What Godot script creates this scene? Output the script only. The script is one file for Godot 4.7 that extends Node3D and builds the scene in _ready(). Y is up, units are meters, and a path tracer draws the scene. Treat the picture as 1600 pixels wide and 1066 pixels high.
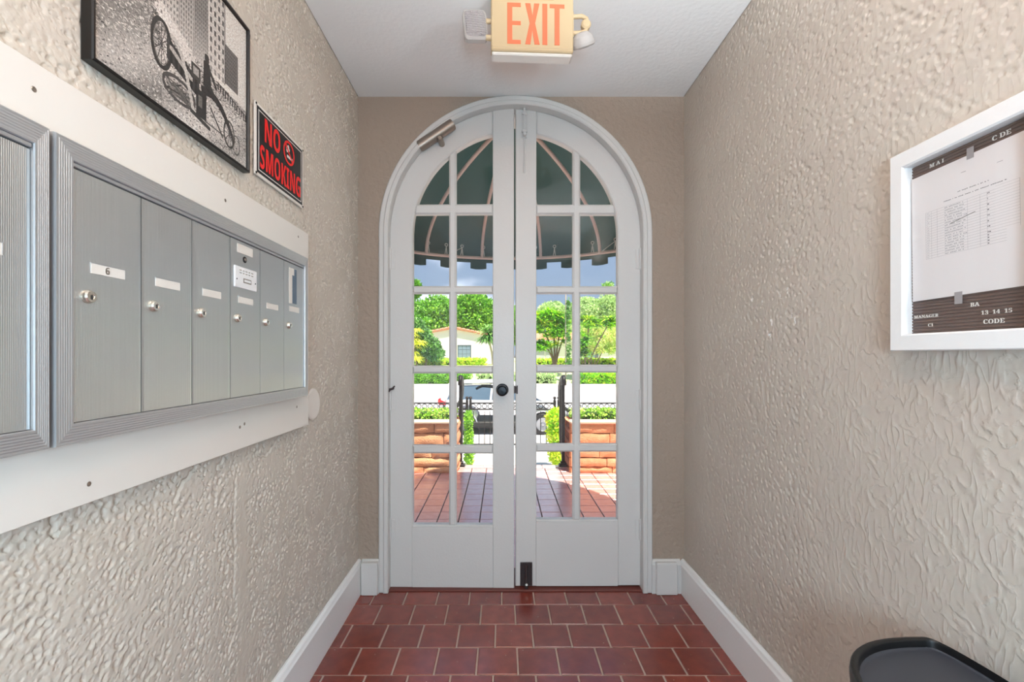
extends Node3D

# A narrow apartment lobby with arched French doors; x to the right, y up, the doors at z = -2.2.
const XL := -0.679      # left wall
const XR := 0.861       # right wall
const ZE := -2.155      # end wall
const ZB := 2.4         # wall behind the camera
const H := 2.345        # ceiling
const CX := 0.0647      # middle of the doors
const CY := 1.700       # spring line of the arch
const ZD := -2.185      # inner face of the doors

# ------------------------------------------------------------------ mesh building
class Shape:
	var v := PackedVector3Array()
	var n := PackedVector3Array()
	var t := PackedVector2Array()
	var xf := Transform3D()

	func put(p: Vector3, nn: Vector3, uv := Vector2.ZERO) -> void:
		v.append(xf * p)
		n.append((xf.basis * nn).normalized())
		t.append(uv)

	# corners counter-clockwise seen from outside
	func tri(a: Vector3, b: Vector3, c: Vector3) -> void:
		var nn := (b - a).cross(c - a)
		if nn.length_squared() < 1e-18:
			return
		put(a, nn); put(c, nn); put(b, nn)

	func quad(a: Vector3, b: Vector3, c: Vector3, d: Vector3) -> void:
		tri(a, b, c); tri(a, c, d)

	func squad(a: Vector3, b: Vector3, c: Vector3, d: Vector3, na: Vector3, nb: Vector3, nc: Vector3, nd: Vector3) -> void:
		put(a, na); put(c, nc); put(b, nb)
		put(a, na); put(d, nd); put(c, nc)

	func card(x0: float, y0: float, x1: float, y1: float, z: float) -> void:
		var k := Vector3(0, 0, 1)
		var a := Vector3(x0, y0, z); var b := Vector3(x1, y0, z); var c := Vector3(x1, y1, z); var d := Vector3(x0, y1, z)
		put(a, k, Vector2(0, 1)); put(c, k, Vector2(1, 0)); put(b, k, Vector2(1, 1))
		put(a, k, Vector2(0, 1)); put(d, k, Vector2(0, 0)); put(c, k, Vector2(1, 0))

	func box(c: Vector3, s: Vector3, b := 0.0) -> Shape:
		var h := s * 0.5
		b = minf(b, minf(h.x, minf(h.y, h.z)) * 0.9)
		if b <= 0.0:
			for ax in 3:
				for sg in [-1.0, 1.0]:
					var e := Vector3.ZERO; e[ax] = sg
					var u := Vector3.ZERO; u[(ax + 1) % 3] = 1.0
					var w := e.cross(u)
					var o := c + e * h
					quad(o - u * h - w * h, o + u * h - w * h, o + u * h + w * h, o - u * h + w * h)
			return self
		for ax in 3:
			for sg in [-1.0, 1.0]:
				var e := Vector3.ZERO; e[ax] = sg
				var u := Vector3.ZERO; u[(ax + 1) % 3] = 1.0
				var w := e.cross(u)
				var o := c + e * h
				var hu := u * (h - Vector3.ONE * b); var hw := w * (h - Vector3.ONE * b)
				quad(o - hu - hw, o + hu - hw, o + hu + hw, o - hu + hw)
		for ax in 3:
			var u := Vector3.ZERO; u[ax] = 1.0
			for s1 in [-1.0, 1.0]:
				for s2 in [-1.0, 1.0]:
					var e := Vector3.ZERO; e[(ax + 1) % 3] = s1
					var f := Vector3.ZERO; f[(ax + 2) % 3] = s2
					var p := c + e * h + f * (h - Vector3.ONE * b)
					var q := c + f * h + e * (h - Vector3.ONE * b)
					var l := u * (h - Vector3.ONE * b)
					if (q - p).cross(l).dot(e + f) > 0:
						quad(p - l, q - l, q + l, p + l)
					else:
						quad(p + l, q + l, q - l, p - l)
		for sx in [-1.0, 1.0]:
			for sy in [-1.0, 1.0]:
				for sz in [-1.0, 1.0]:
					var sg := Vector3(sx, sy, sz)
					var i := sg * (h - Vector3.ONE * b)
					var p := c + Vector3(sx * h.x, i.y, i.z); var q := c + Vector3(i.x, sy * h.y, i.z); var r := c + Vector3(i.x, i.y, sz * h.z)
					if (q - p).cross(r - p).dot(sg) > 0:
						tri(p, q, r)
					else:
						tri(p, r, q)
		return self

	# a polygon in x and y, from z0 to z1, its edges at z1 chamfered by b (and at z0 by bb)
	func ext(poly: PackedVector2Array, z0: float, z1: float, b := 0.0, bb := 0.0) -> Shape:
		var p := poly.duplicate()
		var area := 0.0
		for i in p.size():
			area += p[i].cross(p[(i + 1) % p.size()])
		if area < 0:
			p.reverse()
		var ins := Shape.inset(p, b) if b > 0 else p
		var inb := Shape.inset(p, bb) if bb > 0 else p
		for side in 2:
			var cap := ins if side == 0 else inb
			var idx := Geometry2D.triangulate_polygon(cap)
			for k in range(0, idx.size(), 3):
				var i := idx[k]; var j := idx[k + 1]; var l := idx[k + 2]
				if (cap[j] - cap[i]).cross(cap[l] - cap[i]) < 0:
					var q := j; j = l; l = q
				if side == 0:
					tri(v3(cap[i], z1), v3(cap[j], z1), v3(cap[l], z1))
				else:
					tri(v3(cap[i], z0), v3(cap[l], z0), v3(cap[j], z0))
		for i in p.size():
			var j := (i + 1) % p.size()
			quad(v3(p[i], z0 + bb), v3(p[j], z0 + bb), v3(p[j], z1 - b), v3(p[i], z1 - b))
			if b > 0:
				quad(v3(p[i], z1 - b), v3(p[j], z1 - b), v3(ins[j], z1), v3(ins[i], z1))
			if bb > 0:
				quad(v3(inb[i], z0), v3(inb[j], z0), v3(p[j], z0 + bb), v3(p[i], z0 + bb))
		return self

	static func v3(p: Vector2, z: float) -> Vector3:
		return Vector3(p.x, p.y, z)

	static func inset(p: PackedVector2Array, b: float) -> PackedVector2Array:
		var out := PackedVector2Array()
		var m := p.size()
		for i in m:
			var e1 := (p[i] - p[(i + m - 1) % m]).normalized()
			var e2 := (p[(i + 1) % m] - p[i]).normalized()
			var n1 := Vector2(e1.y, -e1.x); var n2 := Vector2(e2.y, -e2.x)
			out.append(p[i] - (n1 + n2) / maxf(1.0 + n1.dot(n2), 0.25) * b)
		return out

	func tube(pts: Array, r, seg := 10, caps := true) -> Shape:
		var m := pts.size()
		var up := Vector3.UP
		var t0: Vector3 = (pts[1] - pts[0]).normalized()
		if absf(t0.dot(up)) > 0.9:
			up = Vector3.RIGHT
		var rings := []
		var dirs := []
		for i in m:
			var a: Vector3 = pts[maxi(i - 1, 0)]
			var c: Vector3 = pts[mini(i + 1, m - 1)]
			var tt := (c - a).normalized()
			var side := up.cross(tt).normalized()
			up = tt.cross(side).normalized()
			var rad: float = r[i] if r is Array else r
			var ring := []
			var dd := []
			for k in seg:
				var an := TAU * k / seg
				var d := side * cos(an) + up * sin(an)
				ring.append(pts[i] + d * rad)
				dd.append(d)
			rings.append(ring)
			dirs.append(dd)
		for i in m - 1:
			for k in seg:
				var l := (k + 1) % seg
				squad(rings[i][k], rings[i][l], rings[i + 1][l], rings[i + 1][k], dirs[i][k], dirs[i][l], dirs[i + 1][l], dirs[i + 1][k])
		if caps:
			for k in seg:
				var l := (k + 1) % seg
				tri(pts[0], rings[0][l], rings[0][k])
				tri(pts[m - 1], rings[m - 1][k], rings[m - 1][l])
		return self

	# a profile of (radius, height) points turned round the y axis; up the outside
	func lathe(prof: Array, seg := 24) -> Shape:
		for i in prof.size() - 1:
			var a: Vector2 = prof[i]; var b: Vector2 = prof[i + 1]
			var nn := Vector2(b.y - a.y, a.x - b.x).normalized()
			for k in seg:
				var p := TAU * k / seg; var q := TAU * (k + 1) / seg
				var c0 := Vector3(cos(p), 0, -sin(p)); var c1 := Vector3(cos(q), 0, -sin(q))
				var na := c0 * nn.x + Vector3.UP * nn.y; var nb := c1 * nn.x + Vector3.UP * nn.y
				squad(c0 * a.x + Vector3.UP * a.y, c1 * a.x + Vector3.UP * a.y, c1 * b.x + Vector3.UP * b.y, c0 * b.x + Vector3.UP * b.y, na, nb, nb, na)
		return self

	# rows of points (all of one length), smooth
	func skin(rows: Array, flip := false) -> Shape:
		var nr := rows.size(); var nc: int = rows[0].size()
		var nn := []
		for i in nr:
			var line := []
			for j in nc:
				var du: Vector3 = rows[mini(i + 1, nr - 1)][j] - rows[maxi(i - 1, 0)][j]
				var dv: Vector3 = rows[i][mini(j + 1, nc - 1)] - rows[i][maxi(j - 1, 0)]
				if du.length() < 1e-6 and i + 1 < nr:
					du = rows[i + 1][(j + 1) % nc] - rows[i][j]
				var c := dv.cross(du).normalized()
				line.append(-c if flip else c)
			nn.append(line)
		for i in nr - 1:
			for j in nc - 1:
				if flip:
					squad(rows[i][j], rows[i + 1][j], rows[i + 1][j + 1], rows[i][j + 1], nn[i][j], nn[i + 1][j], nn[i + 1][j + 1], nn[i][j + 1])
				else:
					squad(rows[i][j], rows[i][j + 1], rows[i + 1][j + 1], rows[i + 1][j], nn[i][j], nn[i][j + 1], nn[i + 1][j + 1], nn[i + 1][j])
		return self

	# a bar along the x axis from x0 to x1 with the outline prof of (y, z) points; ends mitred by s0 and s1 (x moved per unit of y)
	func bar(prof: Array, x0: float, x1: float, s0 := 0.0, s1 := 0.0) -> Shape:
		var pp := prof.duplicate()
		var area := 0.0
		for i in pp.size():
			area += (pp[i] as Vector2).cross(pp[(i + 1) % pp.size()])
		if area < 0:
			pp.reverse()
		var a := []
		var b := []
		var poly := PackedVector2Array()
		for q: Vector2 in pp:
			a.append(Vector3(x0 + s0 * q.x, q.x, q.y))
			b.append(Vector3(x1 + s1 * q.x, q.x, q.y))
			poly.append(q)
		for i in pp.size():
			var j := (i + 1) % pp.size()
			quad(a[j], a[i], b[i], b[j])
		var idx := Geometry2D.triangulate_polygon(poly)
		for k in range(0, idx.size(), 3):
			var i := idx[k]; var j := idx[k + 1]; var l := idx[k + 2]
			if (poly[j] - poly[i]).cross(poly[l] - poly[i]) < 0:
				var q := j; j = l; l = q
			tri(a[i], a[l], a[j])
			tri(b[i], b[j], b[l])
		return self

	func mesh() -> ArrayMesh:
		var arr := []
		arr.resize(Mesh.ARRAY_MAX)
		arr[Mesh.ARRAY_VERTEX] = v
		arr[Mesh.ARRAY_NORMAL] = n
		arr[Mesh.ARRAY_TEX_UV] = t
		var m := ArrayMesh.new()
		m.add_surface_from_arrays(Mesh.PRIMITIVE_TRIANGLES, arr)
		return m

var M := {}
var rng := RandomNumberGenerator.new()

func thing(called: String, label: String, category: String, at := Vector3.ZERO, basis_ := Basis(), group := "", kind := "") -> Node3D:
	var o := Node3D.new()
	o.name = numbered(called)
	o.transform = Transform3D(basis_, at)
	tag(o, label, category, group, kind)
	add_child(o)
	return o

func tag(o: Node, label: String, category := "", group := "", kind := "") -> void:
	if label: o.set_meta("label", label)
	if category: o.set_meta("category", category)
	if group: o.set_meta("group", group)
	if kind: o.set_meta("kind", kind)

var taken := {}
func numbered(called: String) -> String:
	var k: int = taken.get(called, 0)
	taken[called] = k + 1
	return called if k == 0 else "%s_%03d" % [called, k]

func part(called: String, what, m: Material, parent: Node, label := "") -> MeshInstance3D:
	var o := MeshInstance3D.new()
	var k := 0
	var nm := called
	while parent.has_node(NodePath(nm)):
		k += 1
		nm = "%s_%03d" % [called, k]
	o.name = nm
	o.mesh = what.mesh() if what is Shape else what
	o.material_override = m
	if label: o.set_meta("label", label)
	parent.add_child(o, true)
	return o

func single(called: String, what, m: Material, label: String, category: String, group := "", kind := "") -> MeshInstance3D:
	var o := part(numbered(called), what, m, self)
	tag(o, label, category, group, kind)
	return o

# ------------------------------------------------------------------ materials
func mat(called: String, c: Color, rough := 0.6, metal := 0.0, spec := 0.5) -> StandardMaterial3D:
	var m := StandardMaterial3D.new()
	m.resource_name = called
	m.albedo_color = c
	m.roughness = rough
	m.metallic = metal
	m.metallic_specular = spec
	m.cull_mode = BaseMaterial3D.CULL_DISABLED
	M[called] = m
	return m

func noise(freq: float, oct := 3, sd := 1, type := FastNoiseLite.TYPE_SIMPLEX_SMOOTH) -> FastNoiseLite:
	var f := FastNoiseLite.new()
	f.seed = sd
	f.noise_type = type
	f.frequency = freq
	f.fractal_octaves = oct
	return f

func bytes(f: FastNoiseLite, w: int, h: int) -> PackedByteArray:
	var im := f.get_seamless_image(w, h) if w <= 1024 else f.get_image(w, h)
	im.convert(Image.FORMAT_L8)
	return im.get_data()

# mottled colour texture between two colours
func mottle(size: int, a: Color, b: Color, f: FastNoiseLite, specks := 0, speck := Color.WHITE) -> ImageTexture:
	var d := bytes(f, size, size)
	var out := PackedByteArray()
	out.resize(size * size * 3)
	for i in size * size:
		var k := clampf(d[i] / 255.0, 0, 1)
		out[i * 3] = int(lerpf(a.r, b.r, k) * 255)
		out[i * 3 + 1] = int(lerpf(a.g, b.g, k) * 255)
		out[i * 3 + 2] = int(lerpf(a.b, b.b, k) * 255)
	var im := Image.create_from_data(size, size, false, Image.FORMAT_RGB8, out)
	var r := RandomNumberGenerator.new()
	r.seed = 9
	for i in specks:
		im.fill_rect(Rect2i(r.randi() % size, r.randi() % size, 1 + r.randi() % 3, 1 + r.randi() % 3), speck)
	return ImageTexture.create_from_image(im)

func tri_tex(m: StandardMaterial3D, t: Texture2D, per_metre: float) -> StandardMaterial3D:
	m.albedo_texture = t
	m.uv1_triplanar = true
	m.uv1_world_triplanar = true
	m.uv1_scale = Vector3.ONE * per_metre
	return m

func bump(m: StandardMaterial3D, t: Texture2D, cm: float, per_metre := 0.0) -> StandardMaterial3D:
	m.heightmap_enabled = true
	m.heightmap_texture = t
	m.heightmap_scale = cm
	if per_metre > 0:
		m.uv1_triplanar = true
		m.uv1_world_triplanar = true
		m.uv1_scale = Vector3.ONE * per_metre
	return m

func grey_tex(d: PackedByteArray, w: int, h: int) -> ImageTexture:
	return ImageTexture.create_from_image(Image.create_from_data(w, h, false, Image.FORMAT_L8, d))

func make_materials() -> void:
	var fine := grey_tex(bytes(noise(0.06, 4, 5), 512, 512), 512, 512)
	var m := mat("white_paint", Color(0.815, 0.808, 0.795), 0.42)
	bump(m, fine, 0.03, 2.0)
	m = mat("baseboard_paint", Color(0.93, 0.93, 0.925), 0.32)
	bump(m, fine, 0.03, 2.0)
	m = mat("ceiling_paint", Color(0.93, 0.93, 0.925), 0.85)
	bump(m, fine, 0.06, 1.3)
	mat("beige_end_shade", Color(0.635, 0.572, 0.515), 0.8)  # the side wall beige made darker and browner: shade put into the colour
	var st := bytes(noise(0.035, 4, 31), 1024, 1024)
	bump(M.beige_end_shade, grey_tex(st, 1024, 1024), 0.35, 0.9)
	mat("plain_beige", Color(0.77, 0.735, 0.69), 0.85)
	mat("board_paint", Color(0.865, 0.845, 0.815), 0.5)
	m = mat("aluminium", Color(0.78, 0.79, 0.79), 0.32, 0.85)
	m = mat("aluminium_frame", Color(0.72, 0.725, 0.73), 0.4, 0.7)
	mat("dark_gap", Color(0.06, 0.06, 0.065), 0.8)
	mat("nickel", Color(0.87, 0.84, 0.78), 0.22, 0.9)
	mat("card", Color(0.86, 0.84, 0.81), 0.6)
	mat("plaque", Color(0.9, 0.9, 0.9), 0.35)
	mat("ink", Color(0.14, 0.13, 0.13), 0.8)
	mat("black_frame", Color(0.045, 0.038, 0.036), 0.28)
	mat("sign_black", Color(0.055, 0.05, 0.055), 0.35)
	mat("sign_white", Color(0.88, 0.86, 0.83), 0.45)
	mat("sign_red", Color(0.90, 0.10, 0.09), 0.45)
	mat("bronze", Color(0.60, 0.56, 0.52), 0.36, 0.8)
	mat("dark_iron", Color(0.16, 0.145, 0.15), 0.5, 0.4)
	mat("old_bolt", Color(0.27, 0.23, 0.23), 0.55, 0.4)
	mat("knob_black", Color(0.10, 0.12, 0.14), 0.3, 0.5)
	mat("exit_shell", Color(0.80, 0.71, 0.56), 0.4)
	m = mat("exit_letter", Color(0.85, 0.46, 0.32), 0.4)
	m.emission_enabled = true
	m.emission = Color(0.95, 0.36, 0.2)
	m.emission_energy_multiplier = 0.12
	mat("exit_base", Color(0.93, 0.92, 0.89), 0.35)
	mat("lamp_housing", Color(0.74, 0.725, 0.71), 0.4)
	m = mat("lamp_lens", Color(0.72, 0.70, 0.70), 0.18)
	var pr := PackedByteArray()
	pr.resize(128 * 128)
	for y in 128:
		for x in 128:
			pr[y * 128 + x] = int(127 + 60 * sin(y * TAU / 16.0) + 60 * sin(x * TAU / 10.0 + sin(y * 0.3)))
	bump(m, grey_tex(pr, 128, 128), 0.5, 16.0)
	mat("bin_black", Color(0.055, 0.052, 0.056), 0.42)
	mat("lit_bin_tray", Color(0.22, 0.225, 0.25), 0.5)  # lighter and bluer than the black lid: reflected cool light in the colour
	mat("steel", Color(0.74, 0.74, 0.75), 0.25, 0.95)
	m = mat("glass", Color(0.93, 0.96, 0.95, 0.012), 0.02, 0.0, 0.3)
	m.transparency = BaseMaterial3D.TRANSPARENCY_ALPHA
	m = mat("grout", Color(0.70, 0.60, 0.54), 0.85)
	var tn := noise(0.02, 4, 12)
	var tones := [[Color(0.45, 0.17, 0.125), Color(0.54, 0.22, 0.165)], [Color(0.42, 0.15, 0.11), Color(0.51, 0.20, 0.15)], [Color(0.48, 0.19, 0.14), Color(0.57, 0.25, 0.19)]]
	for i in 3:
		var mm := mat("floor_tile%d" % i, Color.WHITE, 0.25)
		mm.metallic_specular = 0.75
		tri_tex(mm, mottle(512, tones[i][0], tones[i][1], tn, 40, Color(0.72, 0.6, 0.52)), 1.2 + 0.2 * i)
		bump(mm, fine, 0.02, 1.2 + 0.2 * i)
	mat("threshold", Color(0.40, 0.18, 0.145), 0.5)
	tones = [[Color(0.88, 0.66, 0.64), Color(0.93, 0.73, 0.71)], [Color(0.86, 0.62, 0.60), Color(0.91, 0.69, 0.67)], [Color(0.90, 0.69, 0.67), Color(0.94, 0.75, 0.72)]]
	for i in 3:
		var tt := mat("terrace_tile%d" % i, Color.WHITE, 0.25, 0.0, 0.75)
		tt.clearcoat_enabled = true
		tt.clearcoat = 1.0
		tt.clearcoat_roughness = 0.2
		tri_tex(tt, mottle(256, tones[i][0], tones[i][1], noise(0.03, 3, 40 + i)), 1.5)
	mat("terrace_joint", Color(0.22, 0.18, 0.18), 0.9)
	for i in 3:
		var a: Color = [Color(0.90, 0.61, 0.43), Color(0.92, 0.66, 0.48), Color(0.88, 0.58, 0.41)][i]
		bump(tri_tex(mat("orange_stone%d" % i, Color.WHITE, 0.85), mottle(256, a, a.lerp(Color(0.93, 0.76, 0.62), 0.5), noise(0.03, 4, 50 + i)), 2.5), fine, 0.6, 2.5)
	mat("lit_stone_cap", Color(0.90, 0.80, 0.70), 0.85)  # paler than the stones below: the lit top edge is in the colour
	mat("stone_joint", Color(0.52, 0.28, 0.18), 0.9)
	m = mat("canvas_green", Color(0.06, 0.15, 0.138), 0.8)
	m.backlight_enabled = true
	m.backlight = Color(0.05, 0.16, 0.145)
	mat("awning_pipe", Color(0.82, 0.74, 0.70), 0.5)
	mat("cord_white", Color(0.85, 0.84, 0.81), 0.7)
	mat("pavement", Color(0.82, 0.81, 0.80), 0.9)
	mat("asphalt", Color(0.88, 0.87, 0.875), 0.9)
	mat("kerb", Color(0.80, 0.78, 0.77), 0.9)
	tri_tex(mat("lawn", Color.WHITE, 0.95), mottle(256, Color(0.74, 0.80, 0.55), Color(0.87, 0.87, 0.72), noise(0.05, 3, 77)), 0.4)
	mat("soil", Color(0.32, 0.24, 0.18), 0.95)
	mat("house_white", Color(0.93, 0.92, 0.90), 0.85)
	mat("roof_tile", Color(0.84, 0.58, 0.47), 0.8)
	mat("house_grey", Color(0.70, 0.72, 0.74), 0.7)
	mat("window_glass", Color(0.52, 0.60, 0.68), 0.1)
	mat("window_bar", Color(0.36, 0.41, 0.46), 0.5)
	mat("car_white", Color(0.88, 0.89, 0.91), 0.2)
	mat("car_glass", Color(0.32, 0.40, 0.47), 0.06)
	mat("car_black", Color(0.09, 0.09, 0.095), 0.6)
	mat("car_red", Color(0.80, 0.07, 0.11), 0.25)
	mat("car_lamp", Color(0.85, 0.87, 0.9), 0.1)
	mat("wheel_rim", Color(0.62, 0.63, 0.65), 0.3, 0.8)
	mat("bark", Color(0.45, 0.38, 0.31), 0.9)
	mat("pale_bark", Color(0.72, 0.67, 0.60), 0.9)
	m = mat("leaf", Color.WHITE, 0.4)
	m.vertex_color_use_as_albedo = true
	m.backlight_enabled = true
	m.backlight = Color(0.7, 0.7, 0.7)
	mat("hedge_core", Color(0.20, 0.30, 0.10), 0.9)

# ------------------------------------------------------------------ stucco walls
const TS := 2048
const TM := 2.4   # metres that one texture covers

func carve(d: PackedByteArray, pts: Array, half: float, low: int) -> void:
	for i in pts.size() - 1:
		var a: Vector2 = pts[i]; var b: Vector2 = pts[i + 1]
		var steps := int((b - a).length() / 0.0006) + 1
		for s in steps:
			var p := a.lerp(b, float(s) / steps)
			p += Vector2(sin(p.y * 310.0 + p.x * 90.0), cos(p.x * 270.0)) * 0.0022
			var cx := int(p.x / TM * TS); var cy := int((1.0 - p.y / TM) * TS)
			var r := int(half / TM * TS) + 1
			for y in range(cy - r, cy + r + 1):
				for x in range(cx - r, cx + r + 1):
					if x >= 0 and y >= 0 and x < TS and y < TS:
						d[y * TS + x] = mini(d[y * TS + x], low)

func cells(freq: float, sd: int) -> PackedByteArray:
	var f := noise(freq, 1, sd, FastNoiseLite.TYPE_CELLULAR)
	f.fractal_type = FastNoiseLite.FRACTAL_NONE
	f.cellular_jitter = 1.0
	f.cellular_return_type = FastNoiseLite.RETURN_DISTANCE
	f.domain_warp_enabled = true
	f.domain_warp_amplitude = 7.0
	f.domain_warp_frequency = 0.06
	return bytes(f, TS, TS)

func stucco_left() -> PackedByteArray:
	var a := cells(0.145, 3)
	var b := bytes(noise(0.07, 3, 4), TS, TS)
	var c := bytes(noise(0.012, 2, 6), TS, TS)
	var e := cells(0.085, 8)
	var out := PackedByteArray()
	out.resize(TS * TS)
	for y in TS:
		for x in TS:
			var i := y * TS + x
			var z := float(x) / TS * TM
			# rounded grains with small pits between them; flatter, with finer pits, towards the doors
			var w := c[i] / 255.0
			var far := clampf((z - 1.15) / 0.75, 0.0, 1.0)
			var seam := 1.0 - 0.75 * exp(-pow((z - 1.20) / 0.026, 2.0))
			var dm := a[i] / 255.0
			var dome := 1.0 - dm * dm
			var pit := 1.0 - smoothstep(0.12, 0.27, e[i] / 255.0 + (w - 0.5) * 0.5)
			var lump := 1.0 - smoothstep(0.40, 0.95, dm)
			var flat_h := 0.64 + 0.10 * (lump - 0.5) + 0.26 * (b[i] / 255.0 - 0.5) - 0.50 * pit
			var near_h := lerpf(0.36 + 0.34 * lump + 0.34 * (b[i] / 255.0 - 0.5) - 0.30 * pit, flat_h, smoothstep(0.72, 1.05, z + (w - 0.5) * 0.5))
			var far_h := 0.62 + 0.08 * dome + 0.12 * b[i] / 255.0 - 0.50 * pit
			out[i] = int(clampf(lerpf(0.66, lerpf(near_h, far_h, far), seam), 0, 1) * 255)
	carve(out, [Vector2(1.445, 0.90), Vector2(1.40, 0.872), Vector2(1.364, 0.851), Vector2(1.319, 0.829), Vector2(1.274, 0.838)], 0.0022, 12)
	carve(out, [Vector2(1.15, 0.89), Vector2(1.133, 0.879), Vector2(1.087, 0.846)], 0.0014, 20)
	carve(out, [Vector2(1.02, 0.885), Vector2(1.0058, 0.863), Vector2(0.9655, 0.841), Vector2(0.95, 0.81)], 0.0014, 20)
	carve(out, [Vector2(0.70, 0.89), Vector2(0.692, 0.865), Vector2(0.694, 0.84)], 0.0018, 20)
	carve(out, [Vector2(1.165, 0.80), Vector2(1.158, 0.70), Vector2(1.163, 0.62), Vector2(1.155, 0.50)], 0.0012, 60)
	return out

func stucco_right() -> PackedByteArray:
	# strokes of the trowel: thin ridges, mostly upright, of two noises; pitted between them
	var im := noise(0.048, 2, 21).get_image(TS, TS / 4)
	im.resize(TS, TS, Image.INTERPOLATE_CUBIC)
	im.convert(Image.FORMAT_L8)
	var a := im.get_data()
	var warp := noise(0.022, 2, 22)
	warp.domain_warp_enabled = true
	warp.domain_warp_amplitude = 30.0
	warp.domain_warp_frequency = 0.02
	var b := bytes(warp, TS, TS)
	var c := bytes(noise(0.012, 3, 23), TS, TS)
	var g := bytes(noise(0.06, 3, 25), TS, TS)
	var e := cells(0.055, 24)
	var out := PackedByteArray()
	out.resize(TS * TS)
	for y in TS:
		for x in TS:
			var i := y * TS + x
			var z := float(x) / TS * TM
			var hy := (1.0 - float(y) / TS) * TM
			var near := clampf((1.34 - z) / 0.2, 0.0, 1.0)
			var far := clampf((z - 1.55) / 0.45, 0.0, 1.0)
			var low := clampf((1.72 - hy) / 0.5, 0.0, 1.0)
			var cc := c[i] / 255.0
			var r1 := clampf(1.0 - absf(a[i] / 127.5 - 1.0) * 6.0, 0.0, 1.0)
			var r2 := clampf(1.0 - absf(b[i] / 127.5 - 1.0) * 6.5, 0.0, 1.0)
			var ridge := maxf(r1 * smoothstep(0.35, 0.6, cc), r2 * smoothstep(0.65, 0.40, cc))
			var pit := 1.0 - smoothstep(0.10, 0.30, e[i] / 255.0 + (cc - 0.5) * 0.3)
			var gr := g[i] / 255.0
			var trowel := 0.32 + 0.34 * ridge + 0.16 * gr + 0.10 * cc
			var pitted := 0.42 + 0.26 * gr - 0.40 * pit + 0.16 * ridge
			var hgt := lerpf(pitted, lerpf(pitted * 0.9 + 0.05, trowel, low), near)
			hgt = lerpf(hgt, 0.50 + 0.10 * gr - 0.26 * pit, far)
			out[i] = int(clampf(hgt, 0, 1) * 255)
	carve(out, [Vector2(1.50, 1.03), Vector2(1.495, 0.985), Vector2(1.49, 0.955)], 0.005, 30)
	carve(out, [Vector2(1.475, 1.0), Vector2(1.472, 0.97)], 0.003, 40)
	return out

# a wall whose face is real relief where the camera sees it: z is the distance along the wall, "out" points into the room
func relief_wall(d: PackedByteArray, z0: float, z1: float, step: float, depth: float) -> ArrayMesh:
	var nu := int(round((z1 - z0) / step)); var nv := int(round(H / step))
	var hs := PackedFloat32Array()
	hs.resize((nu + 1) * (nv + 1))
	for j in nv + 1:
		var fy := (1.0 - H * j / nv / TM) * TS
		var y0 := clampi(int(fy), 0, TS - 3)
		for i in nu + 1:
			var x0 := clampi(int((z0 + (z1 - z0) * i / nu) / TM * TS), 0, TS - 3)
			var o := y0 * TS + x0
			hs[j * (nu + 1) + i] = (d[o] + d[o + 2] + d[o + 2 * TS] + d[o + 2 * TS + 2] + 2 * d[o + TS + 1]) / (6.0 * 255.0) * depth
	var vv := PackedVector3Array(); var nn := PackedVector3Array(); var tt := PackedVector2Array(); var ii := PackedInt32Array()
	vv.resize(hs.size()); nn.resize(hs.size()); tt.resize(hs.size())
	var du := (z1 - z0) / nu; var dv := H / nv
	for j in nv + 1:
		for i in nu + 1:
			var k := j * (nu + 1) + i
			var x := z0 + du * i; var y := dv * j
			vv[k] = Vector3(x, y, hs[k] - depth)
			tt[k] = Vector2(x / TM, 1.0 - y / TM)
			var gx := (hs[j * (nu + 1) + mini(i + 1, nu)] - hs[j * (nu + 1) + maxi(i - 1, 0)]) / (2 * du)
			var gy := (hs[mini(j + 1, nv) * (nu + 1) + i] - hs[maxi(j - 1, 0) * (nu + 1) + i]) / (2 * dv)
			nn[k] = Vector3(-gx, -gy, 1).normalized()
	ii.resize(nu * nv * 6)
	var q := 0
	for j in nv:
		for i in nu:
			var k := j * (nu + 1) + i
			ii[q] = k; ii[q + 1] = k + nu + 2; ii[q + 2] = k + 1
			ii[q + 3] = k; ii[q + 4] = k + nu + 1; ii[q + 5] = k + nu + 2
			q += 6
	var arr := []
	arr.resize(Mesh.ARRAY_MAX)
	arr[Mesh.ARRAY_VERTEX] = vv; arr[Mesh.ARRAY_NORMAL] = nn; arr[Mesh.ARRAY_TEX_UV] = tt; arr[Mesh.ARRAY_INDEX] = ii
	var m := ArrayMesh.new()
	m.add_surface_from_arrays(Mesh.PRIMITIVE_TRIANGLES, arr)
	return m

const ON_LEFT := Basis(Vector3(0, 0, -1), Vector3(0, 1, 0), Vector3(1, 0, 0))     # x runs away from the camera, z out of the wall
const ON_RIGHT := Basis(Vector3(0, 0, 1), Vector3(0, 1, 0), Vector3(-1, 0, 0))    # x runs towards the camera

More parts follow.
